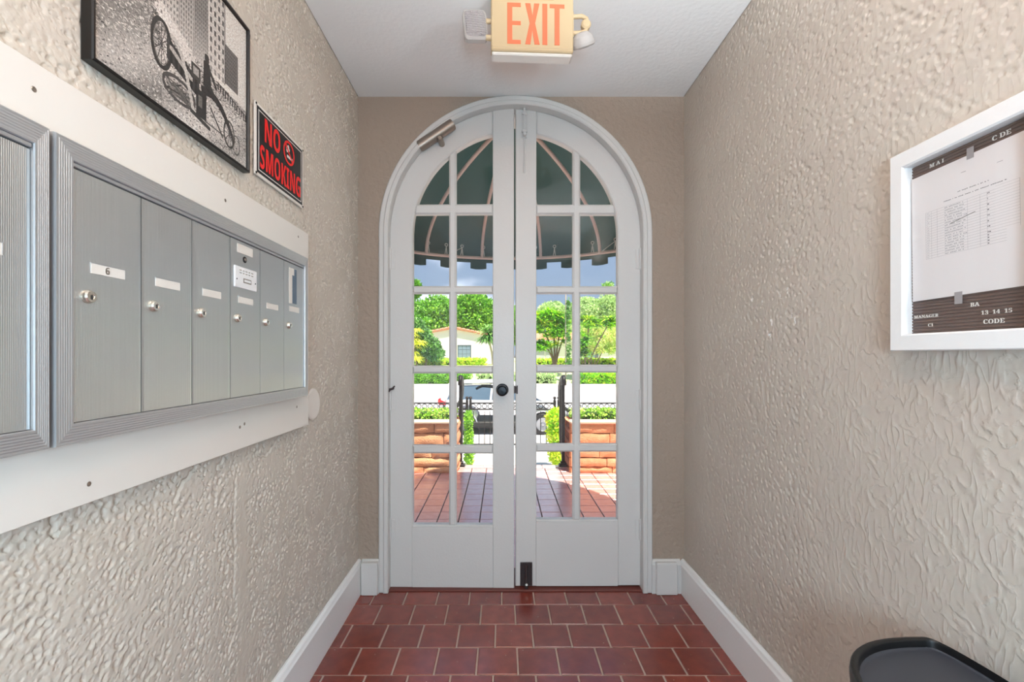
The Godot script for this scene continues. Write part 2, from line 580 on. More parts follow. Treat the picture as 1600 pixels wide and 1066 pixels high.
func build_room() -> void:
	# colour of the plaster: worn, a little pink and grey in large patches; chips of white on one wall
	var dl := stucco_left()
	var dr := stucco_right()
	var ml := mat("stucco_left", Color(1, 1, 1), 0.9, 0.0, 0.3)
	ml.albedo_texture = mottle(512, Color(0.765, 0.73, 0.68), Color(0.79, 0.755, 0.71), noise(0.012, 4, 61))
	bump(ml, grey_tex(dl, TS, TS), 0.26)
	var mr := mat("stucco_right", Color(1, 1, 1), 0.9, 0.0, 0.3)
	var tex := mottle(1024, Color(0.76, 0.72, 0.675), Color(0.78, 0.745, 0.70), noise(0.006, 4, 62))
	var im := tex.get_image()
	for c in [[1.50, 1.30], [1.405, 1.315], [1.453, 1.245], [1.45, 1.235], [1.468, 1.2], [1.462, 1.19], [1.35, 1.245], [1.335, 1.235], [1.37, 1.325], [1.565, 1.325]]:
		var r := RandomNumberGenerator.new()
		r.seed = int(c[0] * 1000)
		for k in 5:
			im.fill_rect(Rect2i(int(c[0] / TM * 1024) + r.randi() % 4, int((1 - c[1] / TM) * 1024) + r.randi() % 7, 1 + r.randi() % 2, 1 + r.randi() % 4), Color(0.95, 0.94, 0.92))
	mr.albedo_texture = ImageTexture.create_from_image(im)
	bump(mr, grey_tex(dr, TS, TS), 0.18)
	var wl := thing("wall_left", "beige stucco wall with a knobbly pitted finish behind the mailboxes", "wall", Vector3(XL, 0, 0), ON_LEFT, "", "structure")
	part("stucco_face", relief_wall(dl, 0.45, 2.155, 0.0035, 0.006), ml, wl)
	part("wall_core", Shape.new().box(Vector3(-0.11, H / 2, -0.082), Vector3(4.55, H + 0.2, 0.15)), M.plain_beige, wl)
	part("plain_face", Shape.new().box(Vector3(-0.975, H / 2, -0.0045), Vector3(2.85, H, 0.006)), M.plain_beige, wl)
	# the mirrored wall: its relief is built with x running away from the camera, then turned
	var wr := thing("wall_right", "beige trowelled plaster wall with ridges behind the white framed directory", "wall", Vector3(XR, 0, 0), ON_RIGHT, "", "structure")
	var rm := relief_wall(dr, 0.45, 2.155, 0.0035, 0.0038)
	var arr := rm.surface_get_arrays(0)
	var vv: PackedVector3Array = arr[Mesh.ARRAY_VERTEX]; var nn: PackedVector3Array = arr[Mesh.ARRAY_NORMAL]; var ii: PackedInt32Array = arr[Mesh.ARRAY_INDEX]
	for k in vv.size():
		vv[k].x = -vv[k].x
		nn[k].x = -nn[k].x
	for k in range(0, ii.size(), 3):
		var sw := ii[k]; ii[k] = ii[k + 1]; ii[k + 1] = sw
	arr[Mesh.ARRAY_VERTEX] = vv; arr[Mesh.ARRAY_NORMAL] = nn; arr[Mesh.ARRAY_INDEX] = ii
	var rm2 := ArrayMesh.new()
	rm2.add_surface_from_arrays(Mesh.PRIMITIVE_TRIANGLES, arr)
	part("stucco_face", rm2, mr, wr)
	part("wall_core", Shape.new().box(Vector3(0.11, H / 2, -0.08), Vector3(4.55, H + 0.2, 0.15)), M.plain_beige, wr)
	part("plain_face", Shape.new().box(Vector3(0.975, H / 2, -0.0038), Vector3(2.85, H, 0.005)), M.plain_beige, wr)

	# end wall with the arched opening
	var ro := 0.628
	var poly := PackedVector2Array([Vector2(XL - 0.15, 0), Vector2(CX - ro, 0)])
	for k in 41:
		var an := PI - PI * k / 40
		poly.append(Vector2(CX + ro * cos(an), CY + ro * sin(an)))
	for q in [Vector2(CX + ro, 0), Vector2(XR + 0.15, 0), Vector2(XR + 0.15, H + 0.12), Vector2(XL - 0.15, H + 0.12)]:
		poly.append(q)
	single("wall_end", Shape.new().ext(poly, ZE - 0.22, ZE), M.beige_end_shade, "beige plaster wall around the white arched doors, shade put into its browner tone", "wall", "", "structure")

	single("ceiling", Shape.new().box(Vector3((XL + XR) / 2, H + 0.06, (ZE + ZB) / 2), Vector3(XR - XL, 0.12, ZB - ZE)), M.ceiling_paint, "plain white painted ceiling above the hallway", "ceiling", "", "structure")
	# the wall behind, with an opening for the unseen glowing doorway
	var wb := Shape.new()
	wb.box(Vector3(-0.405, H / 2, ZB + 0.075), Vector3(0.55, H, 0.15)).box(Vector3(0.686, H / 2, ZB + 0.075), Vector3(0.35, H, 0.15)).box(Vector3(0.19, 2.225, ZB + 0.075), Vector3(0.642, 0.24, 0.15))
	single("wall_back", wb, M.plain_beige, "beige wall behind the viewer with an opening for the unseen lit doorway", "wall", "", "structure")

	# baseboards: a board with a small moulded top
	var prof := [Vector2(0, 0), Vector2(0, 0.02), Vector2(0.135, 0.02), Vector2(0.142, 0.016), Vector2(0.15, 0.013), Vector2(0.157, 0.006), Vector2(0.157, 0)]
	var bl := part("baseboard_left", Shape.new().bar(prof, -2.4, 2.155), M.baseboard_paint, self)
	bl.transform = Transform3D(ON_LEFT, Vector3(XL, 0, 0))
	tag(bl, "white baseboard below the mailbox wall", "baseboard", "", "structure")
	var br := part("baseboard_right", Shape.new().bar(prof, -2.155, 2.4), M.baseboard_paint, self)
	br.transform = Transform3D(ON_RIGHT, Vector3(XR, 0, 0))
	tag(br, "white baseboard below the wall with the framed directory", "baseboard", "", "structure")
	var be := thing("baseboard_end", "short white baseboard blocks either side of the arched door casing", "baseboard", Vector3(0, 0, ZE), Basis(), "", "structure")
	part("plinth_block", Shape.new().bar(prof, XL + 0.02, -0.576), M.white_paint, be)
	part("plinth_block", Shape.new().box(Vector3(-0.618, 0.075, 0.022), Vector3(0.078, 0.15, 0.034), 0.004), M.white_paint, be)
	part("plinth_block", Shape.new().bar(prof, 0.706, XR - 0.02), M.white_paint, be)
	part("plinth_block", Shape.new().box(Vector3(0.772, 0.075, 0.02), Vector3(0.10, 0.15, 0.03), 0.004), M.white_paint, be)

	# floor: tiles in running bond on a bed of mortar
	var fl_ := thing("floor", "dark red square quarry tile floor in running bond with pale joints", "floor", Vector3.ZERO, Basis(), "", "structure")
	part("mortar_bed", Shape.new().box(Vector3((XL + XR) / 2, -0.07, (ZE + ZB) / 2), Vector3(XR - XL, 0.134, ZB - ZE)), M.grout, fl_)
	var offs := [0.0, 0.058, -0.0255, 0.058, -0.03, 0.05, -0.02, 0.06, 0.0, 0.055, -0.01, 0.06]
	var cache := {}
	rng.seed = 4
	for r in 12:
		var z1 := -2.193 + 0.150 * r
		var za := maxf(z1, ZE - 0.0) + 0.0025
		var zb := z1 + 0.150 - 0.0035
		for k in range(-6, 8):
			var xa: float = offs[r] + k * 0.1485 + 0.0035
			var xb: float = xa + 0.1485 - 0.007
			xa = maxf(xa, XL + 0.004); xb = minf(xb, XR - 0.004)
			if xb - xa < 0.012:
				continue
			var key := "%.3f %.3f" % [xb - xa, zb - za]
			if not cache.has(key):
				cache[key] = Shape.new().box(Vector3.ZERO, Vector3(xb - xa, 0.016, zb - za), 0.0018).mesh()
			var t := part("tile", cache[key], M["floor_tile%d" % (rng.randi() % 3)], fl_)
			t.position = Vector3((xa + xb) / 2, -0.008 + rng.randf_range(-0.0007, 0.0007), (za + zb) / 2)
			t.rotation = Vector3(rng.randf_range(-0.003, 0.003), rng.randf_range(-0.004, 0.004), rng.randf_range(-0.003, 0.003))
	# the tiles nearer than the photo shows, joined
	var rest := Shape.new()
	for r in range(12, 31):
		for k in range(-4, 6):
			rest.box(Vector3(0.074 + k * 0.1485, -0.008, -2.193 + 0.15 * r + 0.075), Vector3(0.1435, 0.016, 0.145), 0.0018)
	part("tile_field", rest, M.floor_tile0, fl_).set_meta("kind", "stuff")
	single("trim_2", Shape.new().box(Vector3(CX, -0.008, ZE - 0.115), Vector3(1.25, 0.03, 0.23), 0.003), M.threshold, "dark red sill under the arched doors", "door sill", "", "structure")

# ------------------------------------------------------------------ the doors
func arc(r: float, x: float) -> float:
	return CY + sqrt(maxf(r * r - (x - CX) * (x - CX), 0.0))

func build_doors() -> void:
	# casing: a flat band with a bead, running up one side, over the arch and down the other
	var cas := thing("trim_1", "white painted arched casing around the pair of doors", "door casing", Vector3.ZERO, Basis(), "", "structure")
	for band in [[0.603, 0.645, -0.22 + 0.0, 0.016, "outer_band"], [0.6, 0.622, -0.06, 0.022, "inner_bead"], [0.585, 0.612, -0.12, -0.078, "door_stop"]]:
		var ri: float = band[0]; var ro: float = band[1]
		var poly := PackedVector2Array([Vector2(CX - ro, 0.0), Vector2(CX - ri, 0.0)])
		for k in 49:
			var an := PI - PI * k / 48
			poly.append(Vector2(CX + ri * cos(an), CY + ri * sin(an)))
		poly.append(Vector2(CX + ri, 0)); poly.append(Vector2(CX + ro, 0))
		for k in 49:
			var an := PI * k / 48
			poly.append(Vector2(CX + ro * cos(an), CY + ro * sin(an)))
		part(band[4], Shape.new().ext(poly, ZE + band[2], ZE + band[3], 0.005), M.white_paint, cas)
	for s in [-1, 1]:
		build_leaf(s)

func build_leaf(s: int) -> void:
	var called := "door_1" if s < 0 else "door_2"
	var label := "white arched French door leaf carrying the round black knob" if s < 0 else "white arched French door leaf with the dark floor bolt at its foot"
	var hinge := -0.539 if s < 0 else 0.6684
	var leaf := thing(called, label, "door", Vector3(hinge, 0, ZD), Basis(Vector3.UP, -0.014 if s < 0 else 0.002), "", "structure")
	var P := M.white_paint as Material
	var R := 0.6037; var r := 0.4928
	# all x below are measured in the room and moved to the hinge
	var o := Transform3D(Basis(), Vector3(-hinge, 0, 0))
	var lock0 := -0.0431 if s < 0 else 0.1663       # lock stile, glass side
	var lock1 := 0.0592 if s < 0 else 0.0662        # lock stile, meeting edge
	var bar0 := -0.2540 if s < 0 else 0.3788        # upright glazing bar, outer side
	var bar1 := -0.2187 if s < 0 else 0.3419
	var gl := CX + s * r                             # outer edge of the glass
	var base := 0.004 if s < 0 else 0.012
	var bot := 0.2988 if s < 0 else 0.3234
	var T := -0.044
	# lock stile
	var a := minf(lock0, lock1); var b := maxf(lock0, lock1)
	var poly := PackedVector2Array([Vector2(a, base), Vector2(b, base)])
	for k in 7:
		var x := lerpf(b, a, k / 6.0)
		poly.append(Vector2(x, arc(R, x) - 0.002))
	var sh := Shape.new(); sh.xf = o
	part("lock_stile", sh.ext(poly, T, 0, 0.003, 0.003), P, leaf)
	# the other stile and the arch above it, one bent piece
	poly = PackedVector2Array([Vector2(gl, base), Vector2(hinge, base)])
	for k in 33:
		var an0 := acos(clampf((hinge - CX) / R, -1, 1)); var an1 := acos((lock0 - CX) / R)
		var an := lerpf(an0, an1, k / 32.0)
		poly.append(Vector2(CX + R * cos(an), CY + R * sin(an) - 0.002))
	for k in 33:
		var an0 := acos((lock0 - CX) / r); var an1 := 0.0 if s > 0 else PI
		var an := lerpf(an0, an1, k / 32.0)
		poly.append(Vector2(CX + r * cos(an), CY + r * sin(an)))
	sh = Shape.new(); sh.xf = o
	part("arched_stile", sh.ext(poly, T, 0, 0.005, 0.005), P, leaf)
	# bottom rail
	a = minf(gl, lock0); b = maxf(gl, lock0)
	sh = Shape.new(); sh.xf = o
	part("bottom_rail", sh.ext(PackedVector2Array([Vector2(a, base), Vector2(b, base), Vector2(b, bot), Vector2(a, bot)]), T, -0.0006, 0.0, 0.0), P, leaf)
	sh = Shape.new(); sh.xf = o
	part("sill_bead", sh.ext(PackedVector2Array([Vector2(a, bot - 0.012), Vector2(b, bot - 0.012), Vector2(b, bot + 0.004), Vector2(a, bot + 0.004)]), T, -0.004, 0.006, 0.0), P, leaf)
	# glazing bars
	var bx0 := minf(bar0, bar1); var bx1 := maxf(bar0, bar1)
	sh = Shape.new(); sh.xf = o
	part("glazing_bar", sh.ext(PackedVector2Array([Vector2(bx0, bot), Vector2(bx1, bot), Vector2(bx1, arc(r, bx1) + 0.01), Vector2(bx0, arc(r, bx0) + 0.01)]), T + 0.004, -0.005, 0.008, 0.008), P, leaf)
	var ys := [1.848, 1.7987, 1.4537, 1.4167, 1.0703, 1.0318, 0.6868, 0.6468, bot]
	if s > 0:
		ys = [1.848, 1.7987, 1.4537, 1.4167, 1.0750, 1.0360, 0.6930, 0.6545, bot]
	for k in [0, 2, 4, 6]:
		var y1: float = ys[k]; var y0: float = ys[k + 1]
		var xo := gl
		sh = Shape.new(); sh.xf = o
		if k == 0:
			xo = CX + s * (sqrt(r * r - 0.13 * 0.13) + 0.006)
		a = minf(xo, lock0) - 0.002; b = maxf(xo, lock0) + 0.002
		part("glazing_bar", sh.ext(PackedVector2Array([Vector2(a, y0), Vector2(b, y0), Vector2(b, y1), Vector2(a, y1)]), T + 0.004, -0.0055, 0.008, 0.008), P, leaf)
	# panes, each one its own sheet
	for col in 2:
		var pa := bar0 if col == 0 else lock0
		var pb := gl if col == 0 else bar1
		a = minf(pa, pb); b = maxf(pa, pb)
		for k in 5:
			var y0: float = ys[k * 2]
			var g := PackedVector2Array()
			if k == 0:
				var dx := sqrt(r * r - (y0 - CY) * (y0 - CY))
				var c0 := maxf(a, CX - dx); var c1 := minf(b, CX + dx)
				g = PackedVector2Array([Vector2(c0, y0 - 0.004), Vector2(c1, y0 - 0.004)])
				for q in 11:
					var x := lerpf(c1, c0, q / 10.0)
					g.append(Vector2(x, maxf(arc(r, x), y0) + 0.004))
			else:
				var y1: float = ys[k * 2 - 1]
				y0 = ys[k * 2]
				if k == 1 and col == 0:
					var xs := CX + s * sqrt(r * r - (y1 - CY) * (y1 - CY))
					a = maxf(a, xs) if s < 0 else a
					b = minf(b, xs) if s > 0 else b
				g = PackedVector2Array([Vector2(a - 0.003, y0 - 0.003), Vector2(b + 0.003, y0 - 0.003), Vector2(b + 0.003, y1 + 0.003), Vector2(a - 0.003, y1 + 0.003)])
				a = minf(pa, pb); b = maxf(pa, pb)
			sh = Shape.new(); sh.xf = o
			part("pane", sh.ext(g, -0.0245, -0.0215), M.glass, leaf)
	# hinges, painted over
	for y in [1.582, 0.905, 0.285]:
		sh = Shape.new(); sh.xf = Transform3D(Basis(), Vector3(-s * 0.004, y - 0.047, 0.004))
		sh.lathe([Vector2(0, -0.006), Vector2(0.004, -0.006), Vector2(0.005, 0), Vector2(0.0065, 0.002), Vector2(0.0065, 0.03), Vector2(0.0055, 0.031), Vector2(0.0065, 0.032), Vector2(0.0065, 0.062), Vector2(0.0055, 0.063), Vector2(0.0065, 0.064), Vector2(0.0065, 0.094), Vector2(0.004, 0.1), Vector2(0, 0.1)], 12)
		sh.xf = Transform3D(); sh.box(Vector3(-s * 0.016, y, 0.001), Vector3(0.022, 0.094, 0.003), 0.001)
		part("hinge", sh, P, leaf)
	if s < 0:
		# round knob on its plate, the lever on the outer side, and the spring closer on the arch
		sh = Shape.new(); sh.xf = Transform3D(Basis(Vector3.RIGHT, PI / 2), Vector3(0.0025 - hinge, 0.955, 0))
		sh.lathe([Vector2(0.0, 0.0), Vector2(0.030, 0.0), Vector2(0.030, 0.004), Vector2(0.027, 0.007), Vector2(0.012, 0.009), Vector2(0.011, 0.03), Vector2(0.016, 0.036), Vector2(0.0245, 0.044), Vector2(0.0265, 0.054), Vector2(0.0245, 0.062), Vector2(0.018, 0.067), Vector2(0, 0.0685)], 28)
		part("knob", sh, M.knob_black, leaf, "round black door knob")
		sh = Shape.new()
		sh.tube([Vector3(0.0025 - hinge, 0.955, T), Vector3(0.0025 - hinge, 0.955, T - 0.045), Vector3(-0.012 - hinge, 0.957, T - 0.055), Vector3(-0.06 - hinge, 0.965, T - 0.055), Vector3(-0.10 - hinge, 0.967, T - 0.052), Vector3(-0.13 - hinge, 0.952, T - 0.05)], [0.009, 0.009, 0.009, 0.008, 0.007, 0.006], 10)
		part("outer_lever", sh, M.knob_black, leaf)
		sh = Shape.new().box(Vector3(0.0635 - hinge, 0.955, -0.012), Vector3(0.012, 0.034, 0.02), 0.003)
		part("latch", sh, M.old_bolt, leaf)
		# spring closer
		var p0 := Vector3(-0.3915 - hinge, 2.106, 0.03); var p1 := Vector3(-0.2285 - hinge, 2.215, 0.03)
		var dir := (p1 - p0).normalized()
		sh = Shape.new().tube([p0, p0 + dir * 0.004, p0 + dir * 0.02, p1 - dir * 0.02, p1 - dir * 0.004, p1], [0.020, 0.026, 0.027, 0.027, 0.026, 0.020], 24)
		var cl := part("closer_body", sh, M.bronze, leaf, "satin bronze door closer cylinder")
		sh = Shape.new(); sh.tube([p0.lerp(p1, 0.52) + Vector3(0.02, -0.03, -0.03), p0.lerp(p1, 0.52) + Vector3(0.02, -0.03, 0.028)], [0.014, 0.014], 16)
		sh.tube([p0.lerp(p1, 0.52) + Vector3(0.02, -0.03, 0.028), p0.lerp(p1, 0.52) + Vector3(0.02, -0.03, 0.036)], [0.014, 0.009], 16)
		part("closer_pivot", sh, M.bronze, cl)
		sh = Shape.new(); sh.xf = Transform3D(Basis(Vector3.BACK, 0.59), p0.lerp(p1, 0.5) + Vector3(0, 0, -0.022))
		sh.box(Vector3.ZERO, Vector3(0.15, 0.03, 0.014), 0.003)
		part("closer_bracket", sh, M.bronze, cl)
		sh = Shape.new(); sh.tube([p0 - dir * 0.012 + Vector3(0, 0, 0.004), p0 + dir * 0.004 + Vector3(0, 0, 0.004)], [0.009, 0.012], 12)
		part("adjusting_screw", sh, M.old_bolt, cl)
		sh = Shape.new().tube([p1 + Vector3(-0.004, 0.012, -0.012), p1 + Vector3(0.02, 0.055, -0.008), p1 + Vector3(0.042, 0.062, -0.004)], 0.006, 8)
		part("closer_arm", sh, P, cl)
		# hook and eye at the hinge side
		sh = Shape.new().tube([Vector3(-0.03, 0.953, 0.024), Vector3(-0.012, 0.955, 0.026), Vector3(0.018, 0.962, 0.02), Vector3(0.026, 0.972, 0.006)], 0.0036, 8)
		part("hook", sh, M.old_bolt, leaf)
		sh = Shape.new().tube([Vector3(-0.003, 0.942, 0.0), Vector3(0.0, 0.944, 0.024), Vector3(0.01, 0.955, 0.03), Vector3(0.024, 0.961, 0.02), Vector3(0.02, 0.962, -0.002)], 0.0036, 8)
		part("hook_eye", sh, M.old_bolt, leaf)
	else:
		# surface bolt at the head, painted white; iron bolt at the foot
		var x := 0.1085 - hinge
		sh = Shape.new().box(Vector3(x, 2.225, 0.004), Vector3(0.022, 0.13, 0.008), 0.002)
		sh.tube([Vector3(x, 2.30, 0.013), Vector3(x, 2.165, 0.013)], 0.006, 10)
		var hb := part("head_bolt", sh, P, leaf)
		sh = Shape.new(); sh.xf = Transform3D(Basis(Vector3.RIGHT, PI / 2), Vector3(x, 2.17, 0.012))
		part("bolt_knob", sh.lathe([Vector2(0.006, 0), Vector2(0.006, 0.008), Vector2(0.009, 0.012), Vector2(0.007, 0.019), Vector2(0, 0.02)], 14), P, hb)
		for y in [2.275, 2.19]:
			part("staple", Shape.new().box(Vector3(x, y, 0.012), Vector3(0.026, 0.012, 0.018), 0.003), P, hb)
		part("bolt_rod", Shape.new().tube([Vector3(x, 2.16, 0.003), Vector3(x + 0.002, 2.08, 0.003), Vector3(x - 0.001, 1.995, 0.002)], 0.0045, 8), P, leaf)
		x = 0.1175 - hinge
		sh = Shape.new().box(Vector3(x, 0.072, 0.003), Vector3(0.058, 0.112, 0.006), 0.002)
		for q in [-1.0, 1.0]:
			sh.box(Vector3(x + q * 0.022, 0.076, 0.008), Vector3(0.008, 0.104, 0.012), 0.002)
		var fb := part("floor_bolt", sh, M.old_bolt, leaf, "dark iron surface bolt at the floor")
		part("bolt_rod", Shape.new().tube([Vector3(x, 0.118, 0.011), Vector3(x, 0.0, 0.011)], 0.0085, 12), M.old_bolt, fb)
		part("bolt_pin", Shape.new().tube([Vector3(x, 0.03, 0.016), Vector3(x, 0.031, 0.026)], 0.006, 10), M.nickel, fb)
		part("strike", Shape.new().box(Vector3(0.0735 - hinge, 0.955, 0.001), Vector3(0.007, 0.04, 0.004), 0.001), M.old_bolt, leaf)

# ------------------------------------------------------------------ the mailboxes
# a rectangle of four mitred bars (in x and y); prof is (distance in from the outer edge, height)
func four_bars(parent: Node, called: String, m: Material, x0: float, y0: float, x1: float, y1: float, prof: Array, widths: Array) -> void:
	# widths: bottom, right, top, left
	var corners := [[Vector2(x0, y0), Vector2(x1, y0)], [Vector2(x1, y0), Vector2(x1, y1)], [Vector2(x1, y1), Vector2(x0, y1)], [Vector2(x0, y1), Vector2(x0, y0)]]
	for k in 4:
		var a: Vector2 = corners[k][0]; var b: Vector2 = corners[k][1]
		var d := (b - a).normalized(); var inn := Vector2(-d.y, d.x)
		var w: float = widths[k]
		var pp := []
		for q: Vector2 in prof:
			pp.append(Vector2(q.x * w, q.y))
		var wl: float = widths[(k + 3) % 4]; var wr: float = widths[(k + 1) % 4]
		var s := Shape.new()
		s.xf = Transform3D(Basis(Vector3(d.x, d.y, 0), Vector3(inn.x, inn.y, 0), Vector3(0, 0, 1)), Vector3(a.x, a.y, 0))
		s.bar(pp, 0, (b - a).length(), wl / w, -wr / w)
		part(called, s, m, parent)

func fluted(n: int, face: float, deep: float) -> Array:
	var p := [Vector2(0, 0), Vector2(0, face - 0.003), Vector2(0.03, face)]
	for k in n:
		var a := 0.10 + 0.78 * k / n; var w := 0.78 / n
		p += [Vector2(a, face), Vector2(a + w * 0.25, face - deep), Vector2(a + w * 0.6, face - deep), Vector2(a + w * 0.85, face)]
	p += [Vector2(0.96, face), Vector2(1, face - 0.002), Vector2(1, 0)]
	return p

func build_mailboxes() -> void:
	var sur := thing("mailbox_surround", "wide white painted boards framing the aluminium mailboxes on the stucco wall", "board frame", Vector3(XL, 0, 0), ON_LEFT)
	var bp := [Vector2(0, -0.002), Vector2(0, 0.025), Vector2(0.01, 0.026), Vector2(0.99, 0.026), Vector2(1, 0.025), Vector2(1, -0.002)]
	four_bars(sur, "board", M.board_paint, -0.35, 0.885, 1.537, 1.529, bp, [0.105, 0.082, 0.099, 0.2])
	for q in [[0.72, 0.915], [1.155, 0.945], [1.135, 0.94], [1.45, 0.955], [0.635, 1.49], [1.075, 1.485], [1.46, 1.50]]:
		var s := Shape.new(); s.xf = Transform3D(Basis(Vector3.RIGHT, PI / 2), Vector3(q[0], q[1], 0.0262))
		part("nail_hole", s.lathe([Vector2(0.0042, 0), Vector2(0.003, 0.0006), Vector2(0, 0.0004)], 9), M.bronze, sur)
	mailbox_unit("aluminium bank of six narrow mailboxes with keyed locks and the mail slot plaque", 0.6325, 6)
	mailbox_unit("second aluminium mailbox bank at the near end of the white boards", 0.6245 - 0.0275 - 0.0205 - 0.1292 * 5, 5)

var door_mesh: ArrayMesh
func mailbox_unit(label: String, x0: float, n: int) -> void:
	var u := thing("mailbox_unit", label, "mailbox", Vector3(XL, 0, 0), ON_LEFT)
	var wd := 0.1292
	var xa := x0 + 0.0275
	var x1 := xa + wd * n + 0.0205
	part("body", Shape.new().box(Vector3((x0 + x1) / 2, 1.21, 0.026), Vector3(x1 - x0 - 0.004, 0.436, 0.048)), M.dark_gap, u)
	four_bars(u, "frame_bar", M.aluminium_frame, x0, 0.990, x1, 1.430, fluted(6, 0.059, 0.0004), [0.0295, 0.0205, 0.030, 0.0275])
	part("inner_ledge", Shape.new().box(Vector3(xa + wd * n / 2, 1.3965, 0.053), Vector3(wd * n - 0.002, 0.006, 0.008), 0.001), M.aluminium_frame, u)
	if door_mesh == null:
		# a ribbed aluminium door
		var pr := [Vector2(0, 0), Vector2(0, 0.0535)]
		var k := 0
		var x := 0.004
		while x < wd - 0.008:
			pr += [Vector2(x, 0.0540), Vector2(x + 0.0008, 0.0542), Vector2(x + 0.0017, 0.0542), Vector2(x + 0.0023, 0.0540)]
			x += 0.0026
		pr += [Vector2(wd - 0.002, 0.0535), Vector2(wd - 0.002, 0)]
		var s := Shape.new()
		# the profile runs along the width: bar() sweeps along x, so the bar is stood upright
		s.xf = Transform3D(Basis(Vector3(0, 1, 0), Vector3(-1, 0, 0), Vector3(0, 0, 1)), Vector3(wd - 0.001, 1.0205, 0))
		s.bar(pr, 0, 0.371)
		door_mesh = s.mesh()
	for k in n:
		var d := part("door", door_mesh, M.aluminium, u)
		d.position.x = xa + wd * k
		var s := Shape.new(); s.xf = Transform3D(Basis(Vector3.RIGHT, PI / 2), Vector3(0.0256, 1.207, 0.0535))
		part("lock", s.lathe([Vector2(0.0105, 0), Vector2(0.0105, 0.003), Vector2(0.0095, 0.006), Vector2(0.0082, 0.0085), Vector2(0.0045, 0.0085), Vector2(0.004, 0.0078), Vector2(0, 0.0078)], 24), M.nickel, d)
		part("keyway", Shape.new().box(Vector3(0.0256, 1.206, 0.0618), Vector3(0.0018, 0.007, 0.0012)), M.ink, d)
		var cw := 0.031
		var cy := 1.2515 if k < 5 or n == 5 else 1.257
		part("name_card", Shape.new().box(Vector3(0.0625, cy, 0.0545), Vector3(cw * 2, 0.0155, 0.0012)), M.card, d)
		part("card_slot", Shape.new().box(Vector3(0.0625, cy + 0.0082, 0.0547), Vector3(cw * 2 + 0.002, 0.0012, 0.0018)).box(Vector3(0.0625 + cw + 0.0006, cy, 0.0547), Vector3(0.0012, 0.0155, 0.0018)), M.aluminium_frame, d)
		if n == 6 and k == 0:
			text("6", 0.011, M.bronze, d, Vector3(0.060, cy, 0.0552), 1.0, "card_number")
		if n == 6 and k == 3:
			part("sticker", Shape.new().box(Vector3(0.060, 1.374, 0.0544), Vector3(0.066, 0.021, 0.0012)), M.card, d)
			s = Shape.new(); s.xf = Transform3D(Basis(Vector3.RIGHT, PI / 2), Vector3(0.058, 1.351, 0.0535))
			part("master_lock", s.lathe([Vector2(0.0075, 0), Vector2(0.0075, 0.002), Vector2(0.006, 0.003), Vector2(0, 0.0028)], 18), M.ink, d)
			s = Shape.new(); s.xf = Transform3D(Basis(Vector3.RIGHT, PI / 2), Vector3(0.058, 1.351, 0.0563))
			part("master_cylinder", s.lathe([Vector2(0.0042, 0), Vector2(0.0035, 0.0012), Vector2(0, 0.0012)], 14), M.bronze, d)
			part("plaque", Shape.new().box(Vector3(0.060, 1.305, 0.0555), Vector3(0.094, 0.051, 0.004), 0.001), M.plaque, d)
			for y in [1.322, 1.3155]:
				var line := Shape.new()
				for w in 5:
					line.box(Vector3(0.035 + w * 0.0125, y, 0.0578), Vector3(0.009 - (w % 2) * 0.002, 0.0022, 0.0003))
				part("printed_line", line, M.nickel, d)
			part("plaque_slot", Shape.new().box(Vector3(0.064, 1.299, 0.0578), Vector3(0.034, 0.011, 0.0006)), M.bronze, d)
			part("plaque_slot", Shape.new().box(Vector3(0.064, 1.299, 0.0582), Vector3(0.028, 0.0055, 0.0006)), M.plaque, d)
			for q in [0.02, 0.10]:
				part("plaque_rivet", Shape.new().box(Vector3(q, 1.299, 0.0577), Vector3(0.003, 0.003, 0.001)), M.ink, d)
		if n == 6 and k == 5:
			part("window_slot", Shape.new().box(Vector3(0.061, 1.326, 0.0546), Vector3(0.034, 0.104, 0.001)), M.car_glass, d)
			part("window_sticker", Shape.new().box(Vector3(0.038, 1.325, 0.0552), Vector3(0.02, 0.105, 0.001)), M.card, d)
			part("window_sticker", Shape.new().box(Vector3(0.052, 1.368, 0.0554), Vector3(0.016, 0.02, 0.001)), M.card, d)

func text(what: String, height: float, m: Material, parent: Node, at: Vector3, squeeze := 1.0, called := "lettering", bold := true, serif := false) -> MeshInstance3D:
	var f := SystemFont.new()
	f.font_names = PackedStringArray(["Droid Serif" if serif else "Droid Sans"])
	f.font_weight = 700 if bold else 400
	var tm := TextMesh.new()
	tm.font = f
	tm.text = what
	tm.font_size = 64
	tm.pixel_size = height / 46.0
	tm.depth = 0.0006
	tm.curve_step = 1.0
	var o := part(called, tm, m, parent)
	o.position = at
	o.scale = Vector3(squeeze, 1, 1)
	return o

